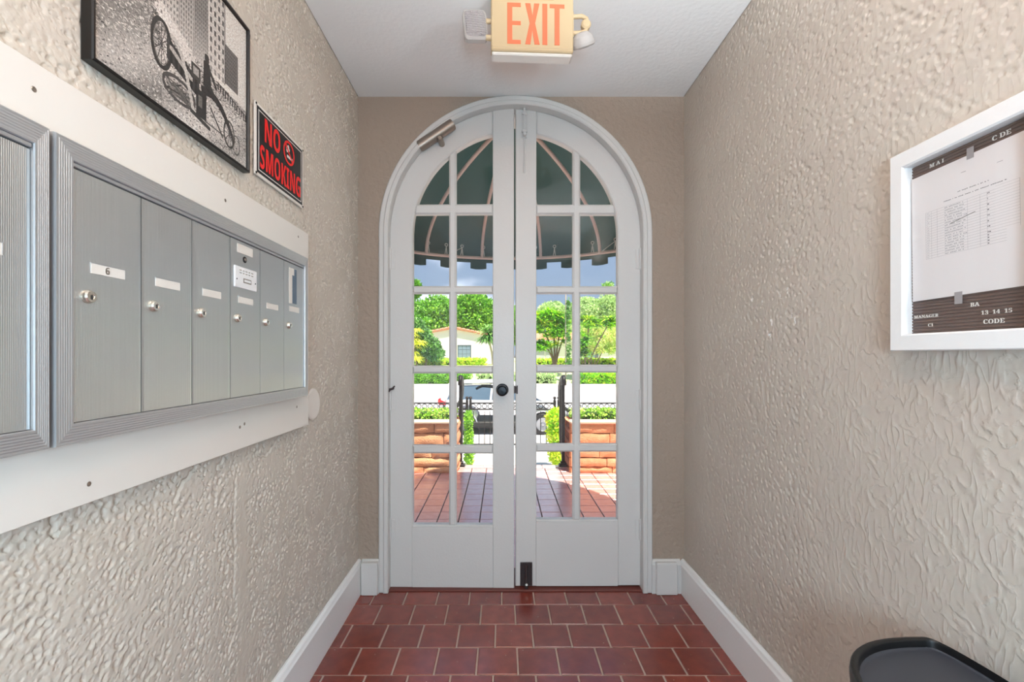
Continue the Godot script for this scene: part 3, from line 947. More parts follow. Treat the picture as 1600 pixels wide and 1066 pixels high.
# ------------------------------------------------------------------ things on the walls
func build_wall_things() -> void:
	# old photograph in a black frame
	var pic := thing("framed_photograph", "black framed sepia photograph of a wheeled engine below tall buildings", "picture", Vector3(XL, 0, 0), ON_LEFT)
	part("backing", Shape.new().box(Vector3(0.964, 1.785, 0.007), Vector3(0.45, 0.365, 0.010)), M.black_frame, pic)
	four_bars(pic, "frame_bar", M.black_frame, 0.734, 1.597, 1.194, 1.973, [Vector2(0, 0), Vector2(0, 0.017), Vector2(0.2, 0.0195), Vector2(0.6, 0.0195), Vector2(0.9, 0.0165), Vector2(1, 0.014), Vector2(1, 0)], [0.0085, 0.0085, 0.0085, 0.0085])
	var s := Shape.new()
	s.card(0.742, 1.605, 1.186, 1.965, 0.0125)
	var pm := mat("old_print", Color(1, 1, 1), 0.35)
	pm.albedo_texture = old_print()
	part("print", s, pm, pic)

	# no smoking sign, its text in relief of half a millimetre of ink
	var sg := thing("no_smoking_sign", "black no smoking sign with red letters and white border", "sign", Vector3(XL + 0.004, 0, 0), ON_LEFT)
	part("sign_board", Shape.new().box(Vector3(1.391, 1.716, 0.0), Vector3(0.300, 0.200, 0.005), 0.001), M.sign_white, sg)
	part("black_field", Shape.new().box(Vector3(1.391, 1.716, 0.0026), Vector3(0.284, 0.184, 0.0006)), M.sign_black, sg)
	four_bars(sg, "white_line", M.sign_white, 1.257, 1.632, 1.525, 1.800, [Vector2(0, 0.0028), Vector2(0, 0.0034), Vector2(1, 0.0034), Vector2(1, 0.0028)], [0.0024, 0.0024, 0.0024, 0.0024])
	text("NO", 0.066, M.sign_red, sg, Vector3(1.334, 1.757, 0.0034), 0.70)
	text("SMOKING", 0.064, M.sign_red, sg, Vector3(1.392, 1.674, 0.0034), 0.615)
	# the symbol: smoke and cigarette behind a barred ring
	part("prohibition_ring", ring_shape(Vector3(1.437, 1.757, 0.0032), 0.030, 0.037), M.sign_red, sg)
	s = Shape.new(); s.xf = Transform3D(Basis(Vector3.BACK, -0.75), Vector3(1.437, 1.757, 0.0036))
	part("prohibition_bar", s.box(Vector3.ZERO, Vector3(0.064, 0.0065, 0.0006)), M.sign_red, sg)
	part("cigarette", Shape.new().box(Vector3(1.442, 1.744, 0.0033), Vector3(0.036, 0.008, 0.0004)), M.sign_white, sg)
	s = Shape.new()
	for q in [Vector2(1.424, 1.770), Vector2(1.432, 1.775), Vector2(1.425, 1.761), Vector2(1.436, 1.767)]:
		s.xf = Transform3D(Basis(Vector3.RIGHT, PI / 2), Vector3(q.x, q.y, 0.0032))
		s.lathe([Vector2(0.0055, 0), Vector2(0.0055, 0.0003), Vector2(0, 0.0003)], 12)
	part("smoke_puff", s, M.sign_white, sg)
	for q in [Vector2(1.246, 1.811), Vector2(1.537, 1.811), Vector2(1.246, 1.621), Vector2(1.537, 1.621)]:
		s = Shape.new(); s.xf = Transform3D(Basis(Vector3.RIGHT, PI / 2), Vector3(q.x, q.y, 0.002))
		part("screw", s.lathe([Vector2(0.0035, 0), Vector2(0.003, 0.002), Vector2(0, 0.0025)], 10), M.ink, sg)

	# painted round cover plate
	var pl := thing("cover_plate", "round painted blank cover plate beside the lower end of the white boards", "cover plate", Vector3(XL, 0.944, -1.632), ON_LEFT)
	s = Shape.new(); s.xf = Transform3D(Basis(Vector3.RIGHT, PI / 2), Vector3.ZERO)
	part("plate", s.lathe([Vector2(0.056, -0.004), Vector2(0.056, 0.003), Vector2(0.052, 0.006), Vector2(0.02, 0.0075), Vector2(0, 0.0075)], 36), M.board_paint, pl)
	part("plate_screw", Shape.new().box(Vector3(0.0, 0.0, 0.0078), Vector3(0.007, 0.007, 0.001), 0.0004), M.board_paint, pl)

	# directory in a white box frame
	var dr := thing("directory_frame", "white framed glazed tenant directory with a taped paper list", "notice board", Vector3(XR, 0, 0), ON_RIGHT)
	four_bars(dr, "frame_bar", M.baseboard_paint, -0.962, 1.128, -0.682, 1.536, [Vector2(0, -0.004), Vector2(0, 0.038), Vector2(0.06, 0.041), Vector2(0.9, 0.041), Vector2(1, 0.038), Vector2(1, -0.004)], [0.034, 0.031, 0.034, 0.031])
	# ribbed brown letter board
	var pr := [Vector2(0, 0.0), Vector2(0, 0.018)]
	var y := 0.0
	while y < 0.338:
		pr += [Vector2(y + 0.0005, 0.0215), Vector2(y + 0.0035, 0.0215), Vector2(y + 0.0043, 0.0195), Vector2(y + 0.0055, 0.0195)]
		y += 0.006
	pr += [Vector2(0.342, 0.018), Vector2(0.342, 0.0)]
	s = Shape.new(); s.xf = Transform3D(Basis(), Vector3(0, 1.161, 0))
	s.bar(pr, -0.933, -0.711)
	mat("letter_board", Color(0.40, 0.31, 0.275), 0.75)
	part("letter_board", s, M.letter_board, dr)
	s = Shape.new(); s.card(-0.110, -0.1245, 0.110, 0.1245, 0.0)
	var pap := mat("paper", Color(1, 1, 1), 0.7)
	pap.albedo_texture = paper_list()
	var pp := part("paper_sheet", s, pap, dr, "white printed list taped to the board")
	pp.transform = Transform3D(Basis(Vector3.BACK, 0.012), Vector3(-0.8175, 1.3535, 0.0245))
	mat("tape", Color(0.62, 0.60, 0.60), 0.3)
	part("tape_strip", Shape.new().box(Vector3(-0.812, 1.480, 0.0252), Vector3(0.012, 0.02, 0.0006)), M.tape, dr)
	part("tape_strip", Shape.new().box(Vector3(-0.833, 1.224, 0.0252), Vector3(0.014, 0.022, 0.0006)), M.tape, dr)
	for q in [["M A I", -0.878, 1.489, 0.007], ["C DE", -0.764, 1.4885, 0.008], ["MANAGER", -0.900, 1.196, 0.006], ["C1", -0.89, 1.178, 0.006], ["BA", -0.807, 1.209, 0.007], ["13  14  15", -0.772, 1.193, 0.007], ["CODE", -0.776, 1.177, 0.0075]]:
		text(q[0], q[3], M.sign_white, dr, Vector3(q[1], q[2], 0.0222), 1.15, "letter_row", true, true)
	part("glass_sheet", Shape.new().box(Vector3(-0.822, 1.332, 0.032), Vector3(0.226, 0.345, 0.002)), M.glass, dr)

func ring_shape(at: Vector3, r0: float, r1: float) -> Shape:
	var s := Shape.new()
	s.xf = Transform3D(Basis(Vector3.RIGHT, PI / 2), at)
	s.lathe([Vector2(r0, 0), Vector2(r1, 0), Vector2(r1, 0.0005), Vector2(r0, 0.0005), Vector2(r0, 0)], 36)
	return s

func stroke(im: Image, a: Vector2, b: Vector2, w: float, g: float) -> void:
	var n := int((b - a).length()) + 1
	for i in n + 1:
		var p := a.lerp(b, float(i) / n)
		im.fill_rect(Rect2i(int(p.x - w / 2), int(p.y - w / 2), maxi(1, int(w)), maxi(1, int(w))), Color(g, g * 0.965, g * 0.93))

func circle(im: Image, c: Vector2, rx: float, ry: float, w: float, g: float) -> void:
	for k in 48:
		stroke(im, c + Vector2(rx * cos(TAU * k / 48), ry * sin(TAU * k / 48)), c + Vector2(rx * cos(TAU * (k + 1) / 48), ry * sin(TAU * (k + 1) / 48)), w, g)

# an old view: tall blocks on a rise, a wheeled engine on rough ground
func old_print() -> ImageTexture:
	var w := 888; var h := 720
	var im := Image.create(w, h, false, Image.FORMAT_RGB8)
	im.fill(Color(0.84, 0.81, 0.775))
	var r := RandomNumberGenerator.new()
	r.seed = 3
	var tone := func(g: float) -> Color: return Color(g, g * 0.965, g * 0.93)
	# tall blocks with rows of windows, lighter towards the foot where they fade into haze
	for bl in [[250, 60, 150, 330, 0.70, 18], [400, 0, 90, 400, 0.62, 15], [490, 0, 95, 420, 0.50, 13], [590, -10, 120, 400, 0.74, 30], [705, 190, 110, 190, 0.42, 12]]:
		for y in range(maxi(bl[1], 0), bl[1] + bl[3]):
			var f := clampf((y - 180.0) / 300.0, 0.0, 1.0) if bl[0] < 600 else 0.0
			im.fill_rect(Rect2i(bl[0], y, bl[2], 1), tone.call(lerpf(bl[4], 0.80, f)))
		var st: int = bl[5]
		var yy: int = bl[1] + 14
		while yy < bl[1] + bl[3] - 20:
			var f := clampf((yy - 180.0) / 300.0, 0.0, 1.0) if bl[0] < 600 else 0.0
			var xx: int = bl[0] + 6
			while xx < bl[0] + bl[2] - st / 2:
				if yy > 0:
					im.fill_rect(Rect2i(xx, yy, int(st * 0.45), int(st * 0.8)), tone.call(lerpf(0.26, 0.72, f)))
				xx += st
			yy += int(st * 1.5)
		im.fill_rect(Rect2i(bl[0] + bl[2] - 7, maxi(bl[1], 0), 7, bl[3] + mini(bl[1], 0)), tone.call(0.40 if bl[0] > 560 else 0.6))
	# ground, darker with brush on the hillside
	for x in w:
		var top := int(150 + 0.62 * x) if x < 400 else int(398 + 0.06 * (x - 400))
		for y in range(top, h, 4):
			var g := 0.70 + 0.10 * sin(x * 0.013 + y * 0.02) - (0.12 if x < 300 else 0.0)
			im.fill_rect(Rect2i(x, y, 1, 4), tone.call(g))
	for i in 9000:
		var x := r.randf() * w
		var top := 150.0 + 0.62 * x if x < 400 else 398.0 + 0.06 * (x - 400)
		var q := r.randf()
		var y := top + q * q * (h - top)
		var dk := clampf(1.0 - (y - top) / 190.0, 0.0, 1.0) * (1.0 if x < 420 else 0.35)
		var g := r.randf_range(0.62, 0.88) if r.randf() > 0.25 + dk * 0.55 else r.randf_range(0.16, 0.5)
		stroke(im, Vector2(x, y), Vector2(x + r.randf_range(-10, 10), y + r.randf_range(-4, 5)), r.randf_range(1.5, 4.5), g)
	# a pale plume behind the engine
	for i in 420:
		var q := r.randf()
		im.fill_rect(Rect2i(int(250 + q * 190 + r.randf() * 60), int(300 + q * 90 + r.randf() * 60), 12, 9), tone.call(0.82))
	# the engine: a barred wheel, boiler and bonnet, crawler at the side, long frame, small front wheel, driver
	circle(im, Vector2(300, 470), 50, 92, 13, 0.20)
	circle(im, Vector2(300, 470), 40, 78, 4, 0.45)
	for k in 12:
		stroke(im, Vector2(300, 470), Vector2(300, 470) + Vector2(46 * cos(TAU * k / 12), 84 * sin(TAU * k / 12)), 3, 0.28)
	for k in 60:
		var f := k / 59.0
		stroke(im, Vector2(330 + 190 * f, 420 + 70 * f), Vector2(330 + 190 * f, 505 + 55 * f), 5, 0.20 + 0.06 * sin(f * 40.0))
	stroke(im, Vector2(350, 452), Vector2(470, 505), 16, 0.66)
	circle(im, Vector2(400, 600), 92, 46, 12, 0.30)
	for k in 60:
		stroke(im, Vector2(320 + r.randf() * 170, 570 + r.randf() * 60), Vector2(320 + r.randf() * 170, 575 + r.randf() * 60), 5, r.randf_range(0.2, 0.55))
	for k in 24:
		var f := k / 23.0
		stroke(im, Vector2(355 + 125 * f, 400 + 240 * f * f), Vector2(362 + 125 * f, 405 + 240 * f * f), 15, 0.72)
	im.fill_rect(Rect2i(500, 520, 70, 120), tone.call(0.19))
	im.fill_rect(Rect2i(515, 545, 26, 50), tone.call(0.4))
	stroke(im, Vector2(470, 640), Vector2(590, 660), 16, 0.22)
	for k in 40:
		var f := k / 39.0
		stroke(im, Vector2(540 + 230 * f, 500 + 110 * f * f - 30 * sin(PI * f)), Vector2(545 + 230 * f, 522 + 110 * f * f - 30 * sin(PI * f)), 14, 0.19)
	stroke(im, Vector2(560, 640), Vector2(700, 640), 7, 0.35)
	stroke(im, Vector2(600, 560), Vector2(690, 650), 8, 0.3)
	circle(im, Vector2(742, 612), 42, 62, 8, 0.24)
	circle(im, Vector2(800, 640), 30, 46, 6, 0.35)
	for k in 10:
		stroke(im, Vector2(742, 612), Vector2(742, 612) + Vector2(40 * cos(TAU * k / 10), 58 * sin(TAU * k / 10)), 3, 0.3)
	im.fill_rect(Rect2i(470, 425, 60, 64), tone.call(0.24))
	im.fill_rect(Rect2i(482, 437, 36, 34), tone.call(0.6))
	# driver seated, leaning on the wheel
	for k in 26:
		var f := k / 25.0
		stroke(im, Vector2(556 - 5 * f, 372 + 110 * f), Vector2(590 + 14 * f, 372 + 110 * f), 7, 0.20)
	circle(im, Vector2(574, 352), 9, 12, 13, 0.22)
	stroke(im, Vector2(592, 392), Vector2(640, 450), 13, 0.24)
	stroke(im, Vector2(600, 470), Vector2(655, 520), 15, 0.22)
	# fence on the rise, a line of handwriting at the foot
	for k in 13:
		stroke(im, Vector2(655 + k * 19, 412 + k * 3), Vector2(655 + k * 19, 440 + k * 3), 8, 0.2)
	stroke(im, Vector2(650, 410), Vector2(888, 448), 4, 0.25)
	# grain of the print
	var gr := bytes(noise(0.09, 4, 66), w, h)
	var d := im.get_data()
	for i in w * h:
		var k := 0.78 + 0.44 * gr[i] / 255.0
		for c in 3:
			d[i * 3 + c] = mini(int(d[i * 3 + c] * k), 222)
	im = Image.create_from_data(w, h, false, Image.FORMAT_RGB8, d)
	var at := Vector2(590, 692)
	for k in 46:
		var to := at + Vector2(5, r.randf_range(-10, 10))
		to.y = clampf(to.y, 680, 704)
		stroke(im, at, to, 2, 0.22)
		at = to
	return ImageTexture.create_from_image(im)

# a sheet with a ruled table; the lines of type are too small to read
func paper_list() -> ImageTexture:
	var w := 660; var h := 880
	var im := Image.create(w, h, false, Image.FORMAT_RGB8)
	im.fill(Color(0.88, 0.865, 0.86))
	var r := RandomNumberGenerator.new()
	r.seed = 8
	var ink := Color(0.42, 0.41, 0.42)
	var type_line := func(x0: int, x1: int, y: int, hh: int, c: Color) -> void:
		var x := x0
		while x < x1:
			var ww := 3 + r.randi() % 6
			im.fill_rect(Rect2i(x, y + r.randi() % 2, ww, hh), c)
			x += ww + 2 + (7 if r.randf() < 0.2 else 0)
	type_line.call(280, 440, 205, 5, ink)
	type_line.call(200, 520, 238, 5, ink)
	type_line.call(300, 326, 92, 3, ink)
	type_line.call(480, 515, 118, 4, Color(0.6, 0.59, 0.6))
	var rows := 19
	for k in rows + 1:
		im.fill_rect(Rect2i(90, 275 + k * 17, 430 if k < rows else 430, 1), Color(0.55, 0.54, 0.55))
		if k < 16:
			im.fill_rect(Rect2i(470, 258 + k * 17, 110, 1), Color(0.6, 0.59, 0.6))
	for x in [90, 125, 160, 330, 395, 430]:
		im.fill_rect(Rect2i(x, 275, 1, rows * 17), Color(0.6, 0.59, 0.6))
	im.fill_rect(Rect2i(580, 258, 1, 272), Color(0.55, 0.54, 0.55))
	for k in rows:
		type_line.call(205, 300 + r.randi() % 24, 281 + k * 17, 5, Color(0.56, 0.56, 0.57))
		if k % 2 == 0 or k > 13:
			type_line.call(432, 440, 279 + k * 17, 7, Color(0.4, 0.39, 0.4))
		type_line.call(98, 112, 282 + k * 17, 4, Color(0.68, 0.67, 0.68))
	stroke(im, Vector2(240, 400), Vector2(370, 372), 4, 0.45)
	return ImageTexture.create_from_image(im)

# ------------------------------------------------------------------ exit sign with its two lamp heads
func build_exit_sign() -> void:
	var t := Basis(Vector3.UP, 0.05)
	var ex := thing("exit_sign", "aged cream EXIT sign with orange letters hanging from the ceiling", "exit sign", Vector3(0.104, H, -1.565), t)
	var hh := 0.196; var w := 0.286
	# rounded shell and a face plate with a lip
	var body := PackedVector2Array()
	for c in [[w / 2 - 0.01, -0.008, 0.0], [-w / 2 + 0.01, -0.008, PI / 2], [-w / 2 + 0.01, -hh + 0.024, PI], [w / 2 - 0.01, -hh + 0.024, PI * 1.5]]:
		for k in 5:
			body.append(Vector2(c[0], c[1]) + Vector2(0.008, 0).rotated(c[2] + PI / 2 * k / 4))
	part("shell", Shape.new().ext(body, -0.034, 0.014, 0.004), M.exit_shell, ex)
	part("face_lip", Shape.new().box(Vector3(0, -hh + 0.0125, 0.004), Vector3(w - 0.006, 0.015, 0.028), 0.004), M.exit_shell, ex)
	part("down_lens", Shape.new().box(Vector3(0, -hh + 0.008, -0.014), Vector3(w - 0.010, 0.022, 0.046), 0.004), M.exit_base, ex)
	part("canopy_plate", Shape.new().box(Vector3(0, -0.006, -0.01), Vector3(0.15, 0.014, 0.06), 0.003), M.exit_shell, ex)
	# narrow letters cut of one thickness of lens
	var lh := 0.140; var st := 0.017; var y0 := -hh + 0.030
	var ltr := [[-0.086, "E"], [-0.025, "X"], [0.034, "I"], [0.076, "T"]]
	for q in ltr:
		var s := Shape.new(); s.xf = Transform3D(Basis(), Vector3(q[0], y0, 0.0))
		var z0 := 0.012; var z1 := 0.0156
		match q[1]:
			"E":
				s.ext(PackedVector2Array([Vector2(0, 0), Vector2(0.046, 0), Vector2(0.046, st * 0.8), Vector2(st, st * 0.8), Vector2(st, lh * 0.46), Vector2(0.046, lh * 0.46), Vector2(0.046, lh * 0.46 + st * 0.8), Vector2(st, lh * 0.46 + st * 0.8), Vector2(st, lh - st * 0.8), Vector2(0.046, lh - st * 0.8), Vector2(0.046, lh), Vector2(0, lh)]), z0, z1, 0.0008)
			"X":
				s.ext(PackedVector2Array([Vector2(0, 0), Vector2(0.018, 0), Vector2(0.0245, lh * 0.34), Vector2(0.032, 0), Vector2(0.050, 0), Vector2(0.034, lh * 0.52), Vector2(0.049, lh), Vector2(0.031, lh), Vector2(0.025, lh * 0.70), Vector2(0.018, lh), Vector2(0, lh), Vector2(0.0155, lh * 0.52)]), z0, z1, 0.0008)
			"I":
				s.ext(PackedVector2Array([Vector2(0, 0), Vector2(st, 0), Vector2(st, lh), Vector2(0, lh)]), z0, z1, 0.0008)
			"T":
				s.ext(PackedVector2Array([Vector2(0, 0), Vector2(st, 0), Vector2(st, lh - st * 0.8), Vector2(0.034, lh - st * 0.8), Vector2(0.034, lh), Vector2(-0.017, lh), Vector2(-0.017, lh - st * 0.8), Vector2(0, lh - st * 0.8)]), z0, z1, 0.0008)
		part("letter", s, M.exit_letter, ex)
	# lamp heads on their yokes
	for sg in [-1.0, 1.0]:
		var hd := Node3D.new()
		hd.name = "lamp_head" if sg < 0 else "lamp_head_001"
		ex.add_child(hd, true)
		var y := Shape.new()
		if sg < 0:
			hd.transform = Transform3D(Basis(Vector3.BACK, 0.10) * Basis(Vector3.UP, 0.12), Vector3(-0.195, -0.098, 0.0))
			var sq := PackedVector2Array()
			for c in [[1, 1, 0.0], [-1, 1, PI / 2], [-1, -1, PI], [1, -1, PI * 1.5]]:
				for k in 6:
					sq.append(Vector2(c[0] * 0.026, c[1] * 0.037) + Vector2(0.014, 0).rotated(c[2] + PI / 2 * k / 5))
			part("housing", Shape.new().ext(sq, -0.03, 0.010, 0.006, 0.014), M.lamp_housing, hd)
			var sq2 := PackedVector2Array()
			for q in sq: sq2.append(q * 0.86)
			part("lens", Shape.new().ext(sq2, 0.008, 0.0135, 0.003), M.lamp_lens, hd)
			y.tube([Vector3(-0.158, -0.082, 0), Vector3(-0.136, -0.082, 0)], 0.008, 12)
			y.box(Vector3(-0.137, -0.115, 0), Vector3(0.008, 0.085, 0.03), 0.003)
			y.tube([Vector3(-0.158, -0.138, 0), Vector3(-0.136, -0.140, 0)], 0.009, 12)
			part("yoke", y, M.exit_shell, ex)
		else:
			hd.transform = Transform3D(Basis(Vector3(0.93, 0.36, 0.0).normalized(), 2.15), Vector3(0.178, -0.142, -0.006))
			var prof := [Vector2(0.002, -0.034), Vector2(0.020, -0.032), Vector2(0.034, -0.02), Vector2(0.041, 0.0), Vector2(0.041, 0.008), Vector2(0.036, 0.012)]
			var s := Shape.new(); s.xf = Transform3D(Basis(Vector3.RIGHT, PI / 2), Vector3.ZERO)
			part("housing", s.lathe(prof, 28), M.lamp_housing, hd)
			s = Shape.new(); s.xf = Transform3D(Basis(Vector3.RIGHT, PI / 2), Vector3(0, 0, 0.0))
			part("lens", s.lathe([Vector2(0.037, 0.009), Vector2(0.02, 0.014), Vector2(0, 0.015)], 28), M.lamp_lens, hd)
			y.tube([Vector3(0.136, -0.060, 0.004), Vector3(0.172, -0.056, 0.004), Vector3(0.188, -0.064, 0.004), Vector3(0.194, -0.085, 0.004), Vector3(0.184, -0.108, 0.004), Vector3(0.165, -0.114, 0.004), Vector3(0.136, -0.116, 0.004)], 0.0075, 12)
			part("yoke", y, M.exit_shell, ex)
			var k := Shape.new(); k.xf = Transform3D(Basis(Vector3.RIGHT, PI / 2), Vector3(0.186, -0.086, 0.002))
			part("pivot", k.lathe([Vector2(0.016, -0.008), Vector2(0.017, 0.008), Vector2(0.012, 0.013), Vector2(0, 0.014)], 20), M.exit_shell, ex)
			part("mount_plate", Shape.new().box(Vector3(0.139, -0.09, 0), Vector3(0.006, 0.09, 0.03), 0.002), M.exit_shell, ex)

# ------------------------------------------------------------------ the bin
func build_bin() -> void:
	var b := thing("trash_can", "steel step trash can with a sunken black plastic lid by the plaster wall", "trash can", Vector3(0.795, 0, -0.612))
	# outline seen from above: flat against the wall, rounded into the room
	var ring := func(k: float, off := 0.0) -> Array:
		var out := []
		for i in 72:
			var an := PI * 0.5 + TAU * i / 72.0
			var c := cos(an); var sn := sin(an)
			var deep := 0.222 if c < 0 else 0.034
			out.append(Vector3(-0.026 * k + signf(c) * pow(absf(c), 0.80 if c < 0 else 0.7) * deep * k, 0, -signf(sn) * pow(absf(sn), 0.78) * 0.224 * k))
		out.append(out[0])
		return out
	var rows := func(list: Array) -> Shape:
		var rr := []
		for q in list:
			var line: Array = ring.call(q[0])
			for i in line.size():
				line[i] = line[i] + Vector3(0, q[1], 0)
			rr.append(line)
		return Shape.new().skin(rr, true)
	part("base_ring", rows.call([[0.05, 0.0], [0.99, 0.0], [1.0, 0.006], [1.0, 0.03], [0.985, 0.034]]), M.bin_black, b)
	part("body", rows.call([[0.985, 0.034], [0.985, 0.552], [0.97, 0.558]]), M.steel, b)
	part("collar", rows.call([[0.985, 0.548], [1.0, 0.55], [1.0, 0.572], [0.96, 0.574]]), M.bin_black, b)
	part("lid_rim", rows.call([[0.96, 0.570], [1.0, 0.574], [1.005, 0.590], [1.0, 0.600], [0.99, 0.603], [0.965, 0.603], [0.955, 0.599], [0.950, 0.589]]), M.bin_black, b)
	part("lid_tray", rows.call([[0.951, 0.5895], [0.925, 0.5865], [0.5, 0.5855], [0.01, 0.5855]]), M.lit_bin_tray, b)
	part("pedal", Shape.new().box(Vector3(-0.255, 0.025, 0.0), Vector3(0.07, 0.012, 0.09), 0.004), M.bin_black, b)

# ------------------------------------------------------------------ outdoors
func build_awning() -> void:
	var R := 1.3; var hy := 1.905; var hgt := 0.475; var zc := ZE - 0.225
	var aw := thing("awning", "dark green domed canvas awning on white pipe ribs over the doors", "awning", Vector3(CX, 0, zc))
	var at := func(deg: float, u: float, rr := 1.3) -> Vector3:
		var a := deg_to_rad(deg)
		var r: float = rr * cos(u)
		return Vector3(r * sin(a), hy + (hgt + rr - 1.3) * sin(u), -r * cos(a))
	var ribs := [-90.0, -70.0, -50.0, -30.0, -10.0, 11.0, 32.0, 51.0, 70.0, 90.0]
	for k in ribs.size() - 1:
		var rows := []
		for i in 9:
			var line := []
			for j in 6:
				line.append(at.call(lerpf(ribs[k], ribs[k + 1], j / 5.0), PI / 2 * i / 8.0 * 0.995, 1.325))
			rows.append(line)
		part("canvas_panel", Shape.new().skin(rows), M.canvas_green, aw)
	for d in ribs:
		var pts := []
		for i in 15:
			pts.append(at.call(d, PI / 2 * i / 14.0, 1.29))
		part("rib", Shape.new().tube(pts, 0.0125, 10), M.awning_pipe, aw)
	var pts := []
	for i in 61:
		pts.append(at.call(-90.0 + 3.0 * i, 0.0, 1.3))
	part("hoop", Shape.new().tube(pts, 0.0125, 10), M.awning_pipe, aw)
	# valance: a band with square tabs
	var rows := [[], []]
	for i in 61:
		var p: Vector3 = at.call(-90.0 + 3.0 * i, 0.0, 1.33)
		rows[0].append(Vector3(p.x, hy - 0.035, p.z))
		rows[1].append(Vector3(p.x, hy + 0.004, p.z))
	part("valance_band", Shape.new().skin(rows), M.canvas_green, aw)
	var dg := -88.0
	while dg < 88.0:
		var tr := [[], [], []]
		for j in 4:
			var p: Vector3 = at.call(dg + 5.6 * j / 3.0, 0.0, 1.33)
			var q: float = 0.004 if j == 0 or j == 3 else 0.0
			tr[0].append(Vector3(p.x, hy - 0.088 + q * 1.5, p.z))
			tr[1].append(Vector3(p.x, hy - 0.078, p.z))
			tr[2].append(Vector3(p.x, hy - 0.034, p.z))
		part("valance_tab", Shape.new().skin(tr), M.canvas_green, aw)
		dg += 10.6
	# white lacing between grommets and hoop
	rng.seed = 15
	dg = -56.0
	var k := 0
	while dg < 60.0:
		var s := Shape.new()
		var d := dg + rng.randf_range(-1.2, 1.2)
		var g: Vector3 = at.call(d, 0.15, 1.312)
		var h0: Vector3 = at.call(d - 0.55, 0.0, 1.3); var h1: Vector3 = at.call(d + 0.4, 0.0, 1.3)
		s.tube([g, h0], 0.0036, 6)
		s.tube([g, h1 + Vector3(0, -0.012, 0)], 0.0036, 6)
		if k % 4 == 2:
			s.tube([g, at.call(d - 5.5, 0.0, 1.3)], 0.0026, 6)
		var gr := []
		var tx := Vector3(cos(deg_to_rad(d)), 0, sin(deg_to_rad(d)))
		for i in 11:
			gr.append(g + tx * 0.011 * cos(TAU * i / 10) + Vector3(0, 0.012 + 0.011 * sin(TAU * i / 10), 0))
		s.tube(gr, 0.0036, 6, false)
		part("lacing_loop", s, M.cord_white, aw)
		dg += 6.6
		k += 1

